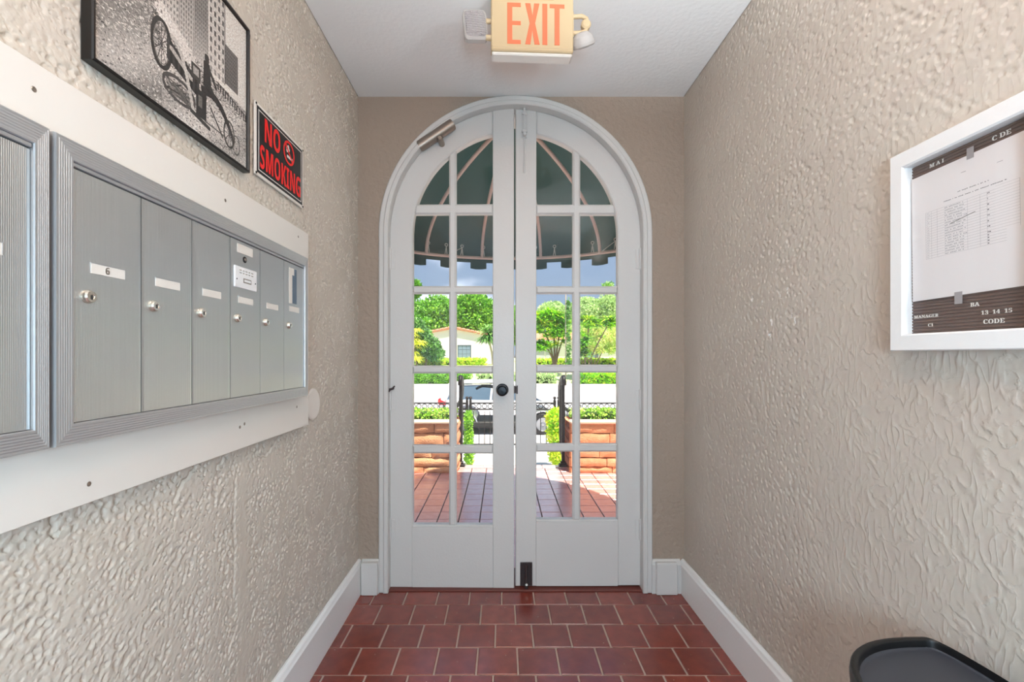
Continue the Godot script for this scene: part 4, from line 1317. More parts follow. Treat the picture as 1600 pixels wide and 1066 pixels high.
func build_terrace() -> void:
	var te := thing("terrace", "sunlit pink terracotta tile landing outside the doors with dark joints", "terrace", Vector3.ZERO, Basis(), "", "structure")
	part("joint_bed", Shape.new().box(Vector3(0.065, -0.31, -3.47), Vector3(4.3, 0.602, 2.18)), M.terrace_joint, te)
	var tile := Shape.new().box(Vector3.ZERO, Vector3(0.1365, 0.014, 0.1365), 0.002).mesh()
	rng.seed = 30
	for r in 15:
		for k in 19:
			var t := part("tile", tile, M["terrace_tile%d" % (rng.randi() % 3)], te)
			t.position = Vector3(0.0653 + (k - 9) * 0.1435, -0.004 + rng.randf_range(-0.0006, 0.0006), -2.465 - r * 0.1415)
			t.rotation.y = rng.randf_range(-0.006, 0.006)
	# unseen street front to either side, placed to shade the terrace
	var fa := Shape.new()
	for q in [[-4.5, -0.83], [1.012, 4.7]]:
		fa.box(Vector3((q[0] + q[1]) / 2, 1.05, -2.27), Vector3(q[1] - q[0], 3.1, 0.2), 0.01)
	single("unseen_wall_front", fa, M.plain_beige, "unseen beige street front either side of the doors, placed to shade the terrace", "wall", "", "structure")
	var rest := Shape.new()
	for r in 15:
		for k in [-14, -13, -12, -11, -10, 10, 11, 12, 13, 14]:
			rest.box(Vector3(0.0653 + k * 0.1435, -0.004, -2.465 - r * 0.1415), Vector3(0.1365, 0.014, 0.1365), 0.002)
	part("tile_field", rest, M.terrace_tile0, te).set_meta("kind", "stuff")
	# a nosing of paler bricks at the head of the steps, then the steps
	var nb := Shape.new().box(Vector3.ZERO, Vector3(0.19, 0.05, 0.10), 0.006).mesh()
	for k in 7:
		var n := part("nosing_brick", nb, M.terrace_tile2, te)
		n.position = Vector3(0.115 + (k - 3) * 0.195, -0.024, -4.61)
	for k in 2:
		part("step", Shape.new().box(Vector3(0.115, -0.33 - 0.085 * k, -4.82 - 0.30 * k), Vector3(1.36, 0.34 - 0.17 * k, 0.30), 0.008), M.terrace_tile1, te)

	# low walls of orange painted stone, each stone by itself
	for s in [-1, 1]:
		var xa := -2.1 if s < 0 else 0.655
		var xb := -0.425 if s < 0 else 2.25
		var pl := thing("planter", "low orange painted stone planter %s" % ("nearer the knob side of the doors, partly shaded" if s < 0 else "brightly lit, behind the railing with the yellow shrub"), "planter", Vector3((xa + xb) / 2, 0, -4.56), Basis(), "stone planters either side of the steps")
		var w := xb - xa
		part("core", Shape.new().box(Vector3(0, -0.01, 0.0), Vector3(w - 0.04, 0.98, 0.44)), M.stone_joint, pl)
		rng.seed = 70 + s
		var y := 0.0
		var heights := [0.062, 0.085, 0.11, 0.125, 0.10]
		for c in 5:
			var hh: float = heights[c]
			var x := -w / 2 - rng.randf() * 0.2
			while x < w / 2:
				var l := rng.randf_range(0.28, 0.52)
				var x0 := maxf(x, -w / 2); var x1 := minf(x + l, w / 2)
				if x1 - x0 > 0.04:
					var st := stone(x1 - x0 - 0.006, hh - 0.006, 0.06)
					var o := part("stone", st, M["orange_stone%d" % (rng.randi() % 3)], pl)
					o.position = Vector3((x0 + x1) / 2, y + hh / 2, 0.225 + rng.randf_range(-0.008, 0.01))
					o.rotation.z = rng.randf_range(-0.012, 0.012)
				x += l
			y += hh
		# end stones towards the steps
		y = 0.0
		for c in 5:
			var hh: float = heights[c]
			var o := part("stone", stone(0.44, hh - 0.006, 0.06), M["orange_stone%d" % (c % 3)], pl)
			o.transform = Transform3D(Basis(Vector3.UP, PI / 2), Vector3(-s * (w / 2 - 0.02), y + hh / 2, 0.0))
			y += hh
		part("coping", Shape.new().box(Vector3(0, 0.488, 0.215), Vector3(w + 0.02, 0.03, 0.13), 0.01), M.lit_stone_cap, pl)
		part("soil", Shape.new().box(Vector3(0, 0.465, -0.05), Vector3(w - 0.08, 0.04, 0.36)), M.soil, pl)
		# hedge growing in it
		hedge("trimmed_hedge", "small leafed green hedge growing along the top of the %s" % ("shaded orange planter" if s < 0 else "brightly lit orange planter"), Vector3((xa + xb) / 2, 0.485, -4.62), Vector3(w - 0.1, 0.075, 0.22), 0.026, 620, [Color(0.52, 0.68, 0.24), Color(0.36, 0.54, 0.17), Color(0.68, 0.80, 0.40)], 90 + s)

func stone(l: float, h: float, d: float) -> ArrayMesh:
	# a rough block: its face is a small uneven grid with rounded edges
	var nu := 6; var nv := 3
	var rows := []
	for j in nv + 1:
		var line := []
		for i in nu + 1:
			var ex := 1.0 if i == 0 or i == nu or j == 0 or j == nv else 0.0
			line.append(Vector3(-l / 2 + l * i / nu + (0.0 if ex > 0 else rng.randf_range(-0.01, 0.01)), -h / 2 + h * j / nv + (rng.randf_range(-0.006, 0.002) if j == nv else (rng.randf_range(-0.002, 0.006) if j == 0 else 0.0)), d / 2 - ex * 0.014 + rng.randf_range(-0.005, 0.005)))
		rows.append(line)
	var s := Shape.new().skin(rows)
	var back := -d / 2
	for i in nu:
		var a: Vector3 = rows[0][i]; var b: Vector3 = rows[0][i + 1]
		s.quad(Vector3(a.x, a.y, back), Vector3(b.x, b.y, back), b, a)
		a = rows[nv][i]; b = rows[nv][i + 1]
		s.quad(a, b, Vector3(b.x, b.y, back), Vector3(a.x, a.y, back))
	for j in nv:
		var a: Vector3 = rows[j][0]; var b: Vector3 = rows[j + 1][0]
		s.quad(a, b, Vector3(b.x, b.y, back), Vector3(a.x, a.y, back))
		a = rows[j][nu]; b = rows[j + 1][nu]
		s.quad(b, a, Vector3(a.x, a.y, back), Vector3(b.x, b.y, back))
	return s.mesh()

func build_railing(s: int) -> void:
	var x0 := 0.62 if s > 0 else -0.415
	var r := thing("handrail", "dark wrought iron stair railing with a curled end %s" % ("next to the yellow green shrub" if s > 0 else "nearest the door knob"), "railing", Vector3(x0, 0, -4.6), Basis(), "iron railings beside the steps")
	var m := M.dark_iron as Material
	part("post", Shape.new().box(Vector3(0, 0.43, 0), Vector3(0.032, 0.86, 0.032), 0.003), m, r)
	part("post_base", Shape.new().box(Vector3(0, 0.012, 0), Vector3(0.085, 0.024, 0.075), 0.004).box(Vector3(0, 0.035, 0), Vector3(0.055, 0.03, 0.05), 0.006), m, r)
	# the rail: level at the head, then falling away and curling outwards
	var rail := [Vector3(0, 0.83, 0.09), Vector3(-s * 0.004, 0.872, 0.10), Vector3(-s * 0.006, 0.902, 0.075), Vector3(0, 0.905, 0.03), Vector3(0, 0.895, -0.05), Vector3(s * 0.004, 0.86, -0.18), Vector3(s * 0.02, 0.76, -0.42), Vector3(s * 0.06, 0.62, -0.72), Vector3(s * 0.13, 0.50, -0.95), Vector3(s * 0.20, 0.44, -1.06), Vector3(s * 0.235, 0.42, -1.02), Vector3(s * 0.23, 0.40, -0.94), Vector3(s * 0.19, 0.395, -0.93)]
	part("rail", Shape.new().tube(smooth(rail, 4), 0.021, 10), m, r)
	var low := [Vector3(0, 0.30, 0), Vector3(s * 0.03, 0.15, -0.42), Vector3(s * 0.07, 0.0, -0.72), Vector3(s * 0.14, -0.12, -0.95)]
	part("lower_rail", Shape.new().tube(smooth(low, 4), 0.010, 8), m, r)
	for k in 5:
		var f := (k + 1) / 6.0
		var top := Vector3(s * 0.12 * f * f, lerpf(0.87, 0.52, f), -0.95 * f)
		var bot := Vector3(s * 0.12 * f * f, lerpf(0.28, -0.11, f), -0.95 * f)
		part("baluster", Shape.new().tube([bot, bot.lerp(top, 0.45) + Vector3(0.0, 0, 0), top], [0.009, 0.012, 0.009], 8), m, r)
	part("foot_post", Shape.new().box(Vector3(s * 0.14, 0.0, -0.96), Vector3(0.028, 0.96, 0.028), 0.003), m, r)
	part("foot_scroll", Shape.new().tube(smooth([Vector3(s * 0.13, 0.16, -0.94), Vector3(s * 0.19, 0.2, -0.94), Vector3(s * 0.21, 0.14, -0.94), Vector3(s * 0.17, 0.10, -0.94), Vector3(s * 0.15, 0.13, -0.94)], 4), 0.009, 8), m, r)

func smooth(p: Array, n: int) -> Array:
	var out := []
	for i in p.size() - 1:
		var a: Vector3 = p[maxi(i - 1, 0)]; var b: Vector3 = p[i]; var c: Vector3 = p[i + 1]; var d: Vector3 = p[mini(i + 2, p.size() - 1)]
		for k in n:
			out.append(b.cubic_interpolate(c, a, d, float(k) / n))
	out.append(p[p.size() - 1])
	return out

func build_fence() -> void:
	var m := M.dark_iron as Material
	var z := -8.0
	var picket := Shape.new().box(Vector3(0, -0.17, 0), Vector3(0.014, 0.62, 0.014), 0.002).mesh()
	var hoop := Shape.new()
	var pts := []
	for k in 17:
		pts.append(Vector3(0.040 * cos(TAU * k / 16), 0.040 * sin(TAU * k / 16), 0))
	hoop.tube(pts, 0.008, 6, false)
	var hm := hoop.mesh()
	for q in [[-3.0, -0.61, "iron_fence", "black iron fence with rings behind the shaded planter"], [-0.55, 0.93, "iron_gate", "black iron gate with a row of rings at the foot of the steps"], [1.0, 3.4, "iron_fence", "black iron fence with rings behind the brightly lit planter"]]:
		var xa: float = q[0]; var xb: float = q[1]
		var f := thing(q[2], q[3], "gate" if q[2] == "iron_gate" else "fence", Vector3(0, 0, z))
		for y in [0.285, 0.175, -0.44]:
			part("rail", Shape.new().box(Vector3((xa + xb) / 2, y, 0), Vector3(xb - xa, 0.022, 0.03), 0.003), m, f)
		var n := int((xb - xa) / 0.098)
		for k in n:
			var x := xa + (xb - xa) * (k + 0.5) / n
			var o := part("picket", picket, m, f); o.position = Vector3(x, 0, 0)
			o = part("ring", hm, m, f); o.position = Vector3(x, 0.230, 0)
		for x in ([xa, xb] if q[2] == "iron_gate" else [xb if xa < 0 else xa]):
			var s := Shape.new().box(Vector3(x, -0.08, 0), Vector3(0.045, 0.84, 0.045), 0.004)
			part("post", s, m, f)
			s = Shape.new(); s.xf = Transform3D(Basis(), Vector3(x, 0.34, 0))
			part("finial", s.lathe([Vector2(0.022, 0), Vector2(0.012, 0.01), Vector2(0.028, 0.025), Vector2(0.03, 0.04), Vector2(0.018, 0.058), Vector2(0, 0.066)], 14), m, f)

func strip(called: String, label: String, cat: String, m: Material, pts: Array, xa := -60.0, xb := 60.0) -> void:
	# ground in the form of a folded slab: pts of (distance, height)
	var s := Shape.new()
	for i in pts.size() - 1:
		var a: Vector2 = pts[i]; var b: Vector2 = pts[i + 1]
		s.quad(Vector3(xa, a.y, -a.x), Vector3(xb, a.y, -a.x), Vector3(xb, b.y, -b.x), Vector3(xa, b.y, -b.x))
	var first: Vector2 = pts[0]; var last: Vector2 = pts[pts.size() - 1]
	s.quad(Vector3(xa, first.y - 0.5, -first.x), Vector3(xb, first.y - 0.5, -first.x), Vector3(xb, first.y, -first.x), Vector3(xa, first.y, -first.x))
	s.quad(Vector3(xb, last.y - 0.5, -last.x), Vector3(xa, last.y - 0.5, -last.x), Vector3(xa, last.y, -last.x), Vector3(xb, last.y, -last.x))
	single(called, s, m, label, cat, "", "structure")

func build_street() -> void:
	strip("path", "pale concrete path from the steps to the iron gate", "path", M.pavement, [Vector2(4.56, -0.5), Vector2(9.2, -0.5)])
	strip("verge", "pale sloping ground between the iron fence and the street", "pavement", M.pavement, [Vector2(9.2, -0.5), Vector2(11.9, -1.2), Vector2(12.0, -1.35)])
	strip("street", "pale street beyond the fence", "street", M.asphalt, [Vector2(12.0, -1.35), Vector2(35.8, -1.35)])
	strip("far_pavement", "pale kerb and pavement across the street", "pavement", M.kerb, [Vector2(35.8, -1.35), Vector2(35.81, -1.2), Vector2(37.6, -1.15)])
	strip("lawn", "pale sloping lawn and drive in front of the white houses", "lawn", M.lawn, [Vector2(37.6, -1.15), Vector2(45.5, 0.15), Vector2(52.0, 0.3), Vector2(120.0, 0.5)], -90, 90)

func build_car() -> void:
	var c := thing("car", "silver white hatchback parked on the street behind the iron gate", "car", Vector3(0.0, -1.35, -15.0))
	var W := 0.86
	var low := PackedVector2Array([Vector2(-2.0, 0.42), Vector2(-1.58, 0.30)])
	for k in 9:
		var an := PI - PI * k / 8
		low.append(Vector2(-1.18 + 0.385 * cos(an), 0.33 + 0.385 * sin(an)))
	low.append(Vector2(0.87, 0.30))
	for k in 9:
		var an := PI - PI * k / 8
		low.append(Vector2(1.28 + 0.385 * cos(an), 0.33 + 0.385 * sin(an)))
	for q in [Vector2(2.06, 0.34), Vector2(2.14, 0.5), Vector2(2.13, 0.72), Vector2(2.03, 0.86), Vector2(1.5, 1.0), Vector2(1.15, 1.06), Vector2(-1.6, 1.10), Vector2(-1.93, 1.06), Vector2(-2.02, 0.8)]:
		low.append(q)
	part("body", Shape.new().ext(low, -W, W, 0.05, 0.05), M.car_white, c)
	part("cladding", Shape.new().box(Vector3(0.05, 0.33, 0), Vector3(2.0, 0.16, W * 2 + 0.02), 0.03).box(Vector3(-1.98, 0.42, 0), Vector3(0.12, 0.2, W * 1.9), 0.03).box(Vector3(0, 0.24, 0), Vector3(3.8, 0.1, 1.4)), M.car_black, c)
	# cabin: glass all round under a white roof on pillars
	var cab := [[-1.86, 1.06, 0.80], [-1.62, 1.52, 0.62], [0.35, 1.56, 0.62], [1.38, 1.03, 0.80]]
	var s := Shape.new()
	var prof := PackedVector2Array()
	for q in cab: prof.append(Vector2(q[0], q[1]))
	for z in [-1.0, 1.0]:
		var p := []
		for q in cab: p.append(Vector3(q[0], q[1], z * q[2]))
		if z > 0:
			s.quad(p[0], p[3], p[2], p[1])
		else:
			s.quad(p[0], p[1], p[2], p[3])
	for k in 3:
		var a = cab[k]; var b = cab[k + 1]
		s.quad(Vector3(a[0], a[1], a[2]), Vector3(b[0], b[1], b[2]), Vector3(b[0], b[1], -b[2]), Vector3(a[0], a[1], -a[2]))
	part("cabin_glass", s, M.car_glass, c)
	s = Shape.new()
	s.ext(PackedVector2Array([Vector2(-1.72, 1.50), Vector2(-1.60, 1.58), Vector2(-1.2, 1.655), Vector2(-0.3, 1.67), Vector2(0.2, 1.63), Vector2(0.42, 1.55), Vector2(0.2, 1.53)]), -0.65, 0.65, 0.05, 0.05)
	part("roof", s, M.car_white, c)
	for z in [-1.0, 1.0]:
		for q in [[Vector3(-1.84, 1.05, 0.81), Vector3(-1.60, 1.55, 0.64), 0.10], [Vector3(-1.45, 1.05, 0.81), Vector3(-1.35, 1.56, 0.64), 0.09], [Vector3(-0.35, 1.05, 0.815), Vector3(-0.3, 1.57, 0.64), 0.035], [Vector3(1.38, 1.02, 0.81), Vector3(0.36, 1.58, 0.64), 0.04]]:
			var a: Vector3 = q[0]; var b: Vector3 = q[1]
			a.z *= z; b.z *= z
			part("pillar", Shape.new().tube([a, b], q[2], 8), M.car_white, c)
		part("wing_mirror", Shape.new().box(Vector3(0.95, 1.12, z * 0.93), Vector3(0.12, 0.13, 0.16), 0.03), M.car_white, c)
	for x in [-1.18, 1.28]:
		for z in [-1.0, 1.0]:
			var w := Node3D.new()
			w.name = "wheel" if not c.has_node("wheel") else "wheel_%03d" % (c.find_children("wheel*", "Node3D", false, false).size())
			w.transform = Transform3D(Basis(Vector3.RIGHT, PI / 2 * z), Vector3(x, 0.33, z * 0.66))
			c.add_child(w, true)
			part("tyre", Shape.new().lathe([Vector2(0.22, 0), Vector2(0.31, 0), Vector2(0.335, 0.03), Vector2(0.335, 0.17), Vector2(0.31, 0.2), Vector2(0.22, 0.2), Vector2(0.21, 0.17)], 24), M.car_black, w)
			part("rim", Shape.new().lathe([Vector2(0.215, 0.19), Vector2(0.2, 0.17), Vector2(0.07, 0.15), Vector2(0.05, 0.18), Vector2(0, 0.185)], 20), M.wheel_rim, w)
	for z in [-1.0, 1.0]:
		part("tail_lamp", Shape.new().box(Vector3(-1.86, 1.04, z * 0.74), Vector3(0.26, 0.2, 0.27), 0.04), M.car_red, c)
		part("head_lamp", Shape.new().box(Vector3(2.02, 0.76, z * 0.66), Vector3(0.2, 0.14, 0.3), 0.03), M.car_lamp, c)
	part("bumper", Shape.new().box(Vector3(-1.99, 0.6, 0), Vector3(0.1, 0.22, W * 1.92), 0.04), M.car_white, c)

func build_houses() -> void:
	# white house with a low gable towards the street
	var h := thing("house", "white house with a low terracotta gable and a barred window", "house", Vector3(-5.4, 0.2, -50))
	var w := 5.0
	part("wall", Shape.new().ext(PackedVector2Array([Vector2(-w, 0), Vector2(w, 0), Vector2(w, 2.9), Vector2(0, 3.85), Vector2(-w, 2.9)]), -8, 0), M.house_white, h)
	for s in [-1.0, 1.0]:
		var rf := Shape.new()
		rf.ext(PackedVector2Array([Vector2(0, 3.87), Vector2(s * (w + 0.35), 2.82), Vector2(s * (w + 0.35), 3.02), Vector2(0, 4.1)]), -8.3, 0.3, 0.02)
		var ro := part("roof_slope", rf, M.roof_tile, h)
		# the row of barrel tiles along the verge
		var vt := Shape.new()
		for k in 11:
			var p := Vector3(s * (w + 0.3) * (k + 0.5) / 11.0, lerpf(4.06, 2.98, (k + 0.5) / 11.0), 0.22)
			vt.tube([p + Vector3(-0.2, s * 0.04, 0), p + Vector3(0.2, -s * 0.04, 0)], [0.11, 0.14], 8)
		part("verge_tile_row", vt, M.roof_tile, ro).set_meta("kind", "stuff")
	window_of(h, Vector3(1.3, 1.35, 0.02), 1.4, 1.4, 3, 3)
	# the lower house beside it
	var g := thing("house", "white bungalow with grey garage doors and a flat pink tiled eave", "house", Vector3(8.2, 0.2, -49))
	part("wall", Shape.new().box(Vector3(0, 1.2, -4), Vector3(10.5, 2.4, 8)), M.house_white, g)
	part("fascia", Shape.new().box(Vector3(0, 2.52, -3.9), Vector3(11.4, 0.26, 8.9), 0.03), M.house_white, g)
	var s2 := Shape.new()
	s2.xf = Transform3D(Basis(Vector3.UP, PI / 2), Vector3(0, 0, -4))
	s2.ext(PackedVector2Array([Vector2(-4.6, 2.62), Vector2(4.6, 2.62), Vector2(4.6, 2.72), Vector2(0, 3.6), Vector2(-4.6, 2.72)]), -5.7, 5.7, 0.05, 0.05)
	part("roof", s2, M.roof_tile, g)
	for x in [-4.2, -2.9]:
		part("garage_door", Shape.new().box(Vector3(x, 0.95, 0.03), Vector3(1.15, 1.8, 0.06), 0.02), M.house_grey, g)
	window_of(g, Vector3(1.5, 1.3, 0.02), 1.3, 1.1, 2, 2)

func window_of(h: Node3D, c: Vector3, w: float, hh: float, nx: int, ny: int) -> void:
	var f := Shape.new()
	f.box(c + Vector3(0, hh / 2, 0.02), Vector3(w + 0.1, 0.08, 0.06)).box(c + Vector3(0, -hh / 2, 0.02), Vector3(w + 0.1, 0.08, 0.06))
	f.box(c + Vector3(w / 2, 0, 0.02), Vector3(0.08, hh, 0.06)).box(c + Vector3(-w / 2, 0, 0.02), Vector3(0.08, hh, 0.06))
	var win := part("window", f, M.window_bar, h)
	for k in nx:
		for j in ny:
			part("window_pane", Shape.new().box(c + Vector3(-w / 2 + w * (k + 0.5) / nx, -hh / 2 + hh * (j + 0.5) / ny, 0), Vector3(w / nx - 0.045, hh / ny - 0.045, 0.02)), M.window_glass, win)
	part("window_backing", Shape.new().box(c + Vector3(0, 0, -0.01), Vector3(w, hh, 0.015)), M.window_bar, win)

# ------------------------------------------------------------------ plants
# a tuft of n leaves in a ball of radius 1, each a folded blade
func tuft(n: int, ln: float, wd: float, sd: int) -> ArrayMesh:
	var r := RandomNumberGenerator.new()
	r.seed = sd
	var s := Shape.new()
	for k in n:
		var d := Vector3(r.randfn(), r.randfn(), r.randfn()).normalized()
		var c := d * r.randf_range(0.25, 0.8)
		var dir := (d + Vector3(r.randfn(), r.randfn() - 0.3, r.randfn()) * 0.6).normalized()
		var sd_ := dir.cross(Vector3(r.randfn(), r.randfn(), r.randfn())).normalized()
		var up := dir.cross(sd_)
		var a := c; var b := c + dir * ln * 0.5 + sd_ * wd * 0.5 + up * 0.04; var e := c + dir * ln * 0.5 - sd_ * wd * 0.5 + up * 0.04; var t := c + dir * ln - up * 0.05
		var m := c + dir * ln * 0.5
		s.tri(a, b, m); s.tri(m, b, t); s.tri(a, m, e); s.tri(m, t, e)
	return s.mesh()

# a rosette of long arching leaves pointing up and out
func rosette(n: int, ln: float, wd: float, droop: float, sd: int) -> ArrayMesh:
	var r := RandomNumberGenerator.new()
	r.seed = sd
	var s := Shape.new()
	for k in n:
		var an := TAU * k / n + r.randf_range(-0.2, 0.2)
		var el := r.randf_range(0.1, 1.15)
		var out := Vector3(cos(an), 0, sin(an))
		var sd_ := Vector3(-sin(an), 0, cos(an))
		var l := ln * r.randf_range(0.75, 1.1)
		var p0 := Vector3.ZERO
		var last := [p0 - sd_ * wd * 0.2, p0, p0 + sd_ * wd * 0.2]
		for i in 4:
			var f := (i + 1) / 4.0
			var c := out * l * f * cos(el) + Vector3.UP * (l * f * sin(el) - droop * l * f * f)
			var w: float = wd * [0.9, 1.0, 0.7, 0.05][i] * 0.5
			var now := [c - sd_ * w, c - Vector3(0, wd * 0.12, 0), c + sd_ * w]
			s.quad(last[0], last[1], now[1], now[0])
			s.quad(last[1], last[2], now[2], now[1])
			last = now
	return s.mesh()

func brightened(c: Color) -> Color:  # raises every leaf tint evenly
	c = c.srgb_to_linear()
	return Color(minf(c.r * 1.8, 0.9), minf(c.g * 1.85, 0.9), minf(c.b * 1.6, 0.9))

# many copies of a tuft over the outsides of ellipsoids: one mass that nobody could count
func foliage(parent: Node, called: String, blobs: Array, count: int, mesh: Mesh, size: float, tints: Array, sd: int, flat := false) -> void:
	var r := RandomNumberGenerator.new()
	r.seed = sd
	var mm := MultiMesh.new()
	mm.transform_format = MultiMesh.TRANSFORM_3D
	mm.use_colors = true
	mm.mesh = mesh
	mm.instance_count = count
	for i in count:
		var b: Array = blobs[r.randi() % blobs.size()]
		var d := Vector3(r.randfn(), r.randfn(), r.randfn()).normalized()
		var p: Vector3 = b[0] + d * b[1] * (0.55 + 0.45 * sqrt(r.randf()))
		var k := size * r.randf_range(0.7, 1.3)
		var bs := Basis(Vector3.UP, r.randf() * TAU)
		if not flat:
			bs = Basis(Vector3(r.randfn(), r.randfn(), r.randfn()).normalized(), r.randf() * TAU)
		mm.set_instance_transform(i, Transform3D(bs.scaled(Vector3.ONE * k), p))
		var c: Color = tints[r.randi() % tints.size()]
		c = c.lerp(tints[r.randi() % tints.size()], r.randf())
		mm.set_instance_color(i, brightened(c))
	var o := MultiMeshInstance3D.new()
	o.name = called
	o.multimesh = mm
	o.material_override = M.leaf
	o.set_meta("kind", "stuff")
	parent.add_child(o, true)

func hedge(called: String, label: String, at: Vector3, size: Vector3, leaf: float, count: int, tints: Array, sd: int, tuft_n := 9) -> void:
	var h := thing(called, label, "hedge", at)
	part("twig_core", Shape.new().box(Vector3(0, size.y * 0.46, 0), Vector3(size.x * 0.97, size.y * 0.86, size.z * 0.8), minf(size.y, size.z) * 0.2), M.hedge_core, h)
	var r := RandomNumberGenerator.new()
	r.seed = sd
	var mm := MultiMesh.new()
	mm.transform_format = MultiMesh.TRANSFORM_3D
	mm.use_colors = true
	mm.mesh = tuft(tuft_n, 1.0, 0.6, sd)
	mm.instance_count = count
	for i in count:
		var p := Vector3((r.randf() - 0.5) * size.x, r.randf() * size.y, (r.randf() - 0.5) * size.z)
		var side := r.randi() % 3
		if side == 0: p.y = size.y * r.randf_range(0.9, 1.0)
		elif side == 1: p.z = size.z * 0.5 * (1 if r.randf() < 0.8 else -1)
		mm.set_instance_transform(i, Transform3D(Basis(Vector3(r.randfn(), r.randfn(), r.randfn()).normalized(), r.randf() * TAU).scaled(Vector3.ONE * leaf * r.randf_range(0.7, 1.3)), p))
		var c: Color = tints[r.randi() % tints.size()]
		mm.set_instance_color(i, brightened(c.lerp(tints[r.randi() % tints.size()], r.randf())))
	var o := MultiMeshInstance3D.new()
	o.name = "leaves"
	o.multimesh = mm
	o.material_override = M.leaf
	o.set_meta("kind", "stuff")
	h.add_child(o, true)

func trunk(parent: Node, pts: Array, r0: float, r1: float, m: Material, called := "trunk") -> void:
	var p := smooth(pts, 3)
	var rr := []
	for i in p.size():
		rr.append(lerpf(r0, r1, float(i) / (p.size() - 1)))
	part(called, Shape.new().tube(p, rr, 8), m, parent)

func build_plants() -> void:
	var big := tuft(12, 0.9, 0.5, 1)
	var ros := rosette(15, 1.0, 0.15, 0.45, 2)
	var frond := rosette(16, 1.0, 0.10, 0.75, 3)
	var green := [Color(0.36, 0.55, 0.18), Color(0.24, 0.42, 0.12), Color(0.52, 0.70, 0.26), Color(0.42, 0.62, 0.22)]
	var dark := [Color(0.22, 0.40, 0.16), Color(0.30, 0.48, 0.20), Color(0.46, 0.62, 0.34), Color(0.17, 0.30, 0.13)]
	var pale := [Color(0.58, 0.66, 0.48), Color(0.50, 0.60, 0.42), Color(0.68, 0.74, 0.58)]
	var lime := [Color(0.55, 0.76, 0.14), Color(0.40, 0.64, 0.13), Color(0.74, 0.86, 0.26), Color(0.30, 0.52, 0.12)]
	# near shrubs at the foot of the steps
	var sh := thing("shrub", "bright yellow green clipped shrub beside the curled railing", "shrub", Vector3(0.77, -0.5, -6.5))
	trunk(sh, [Vector3(0, 0, 0), Vector3(0.01, 0.3, 0), Vector3(0, 0.6, 0)], 0.02, 0.012, M.bark, "stem")
	foliage(sh, "leaves", [[Vector3(-0.01, 0.70, 0), Vector3(0.11, 0.15, 0.13)], [Vector3(0, 0.45, 0), Vector3(0.115, 0.22, 0.13)], [Vector3(0.02, 0.22, 0), Vector3(0.10, 0.18, 0.12)]], 620, big, 0.042, [Color(0.70, 0.84, 0.18), Color(0.50, 0.72, 0.14), Color(0.84, 0.90, 0.34)], 5)
	var sh2 := thing("shrub", "slim green shrub behind the railing nearest the door knob", "shrub", Vector3(-0.475, -0.5, -6.5))
	trunk(sh2, [Vector3(0, 0, 0), Vector3(-0.01, 0.3, 0), Vector3(0, 0.6, 0)], 0.018, 0.010, M.bark, "stem")
	foliage(sh2, "leaves", [[Vector3(0, 0.70, 0), Vector3(0.035, 0.12, 0.10)], [Vector3(0, 0.42, 0), Vector3(0.045, 0.22, 0.10)], [Vector3(0.01, 0.18, 0), Vector3(0.045, 0.15, 0.10)]], 420, big, 0.036, [Color(0.40, 0.58, 0.18), Color(0.58, 0.74, 0.24), Color(0.30, 0.46, 0.16)], 6)
	# a dry vine on the fence by the shaded planter
	# hedges across the street
	hedge("street_hedge", "clipped green hedge along the far kerb seen past the car's tail lamp", Vector3(-5.2, -1.2, -37.4), Vector3(5.4, 0.85, 0.8), 0.13, 900, green, 11)
	hedge("street_hedge", "looser far kerb hedge of pale shrubs behind the parked car", Vector3(1.2, -1.2, -37.6), Vector3(6.6, 0.8, 0.8), 0.14, 800, pale, 12)
	hedge("street_hedge", "clipped bright green hedge along the far kerb past the curled railing", Vector3(8.6, -1.2, -37.3), Vector3(5.4, 0.85, 0.8), 0.13, 900, lime, 13)
	var yellow := [Color(0.62, 0.74, 0.22), Color(0.50, 0.64, 0.18), Color(0.76, 0.82, 0.36)]
	hedge("garden_hedge", "low yellow green hedge below the gabled white house", Vector3(-5.2, 0.12, -46.2), Vector3(7.2, 0.66, 0.8), 0.13, 1100, yellow, 14)
	hedge("garden_hedge", "low yellow green hedge below the white bungalow", Vector3(8.6, 0.12, -46.2), Vector3(10.5, 0.66, 0.8), 0.13, 1400, yellow, 15)
	# trees
	var t := thing("tree", "tall rounded green tree behind the gabled white house", "tree", Vector3(-9.5, 0.3, -60))
	trunk(t, [Vector3(0, 0, 0), Vector3(0.2, 2, 0), Vector3(0, 5, 0)], 0.4, 0.2, M.bark)
	foliage(t, "crown", [[Vector3(-1.6, 5.6, 0), Vector3(2.6, 2.4, 2)], [Vector3(1.2, 6.2, 0.4), Vector3(2.6, 2.4, 2)], [Vector3(0, 4.2, 0.8), Vector3(3.4, 2.2, 2)], [Vector3(-2.2, 9.6, 0), Vector3(0.9, 0.9, 0.8)], [Vector3(2.4, 4.6, 0.5), Vector3(2.0, 2.0, 1.6)]], 3000, big, 0.42, green, 21)
	t = thing("tree", "broad green tree rising over the gabled roof ridge", "tree", Vector3(-3.2, 0.3, -59))
	trunk(t, [Vector3(0, 0, 0), Vector3(-0.2, 2, 0), Vector3(0, 5, 0)], 0.4, 0.2, M.bark)
	foliage(t, "crown", [[Vector3(-1.5, 6.0, 0), Vector3(2.2, 2.5, 2)], [Vector3(0.9, 6.0, 0.4), Vector3(2.0, 2.2, 2)], [Vector3(0, 4.2, 0.8), Vector3(3.0, 2.0, 2)], [Vector3(-0.2, 7.2, 0.5), Vector3(1.6, 1.4, 1.4)]], 2600, big, 0.42, green, 22)
	t = thing("tree", "green tree between the two white houses", "tree", Vector3(2.2, 0.3, -62))
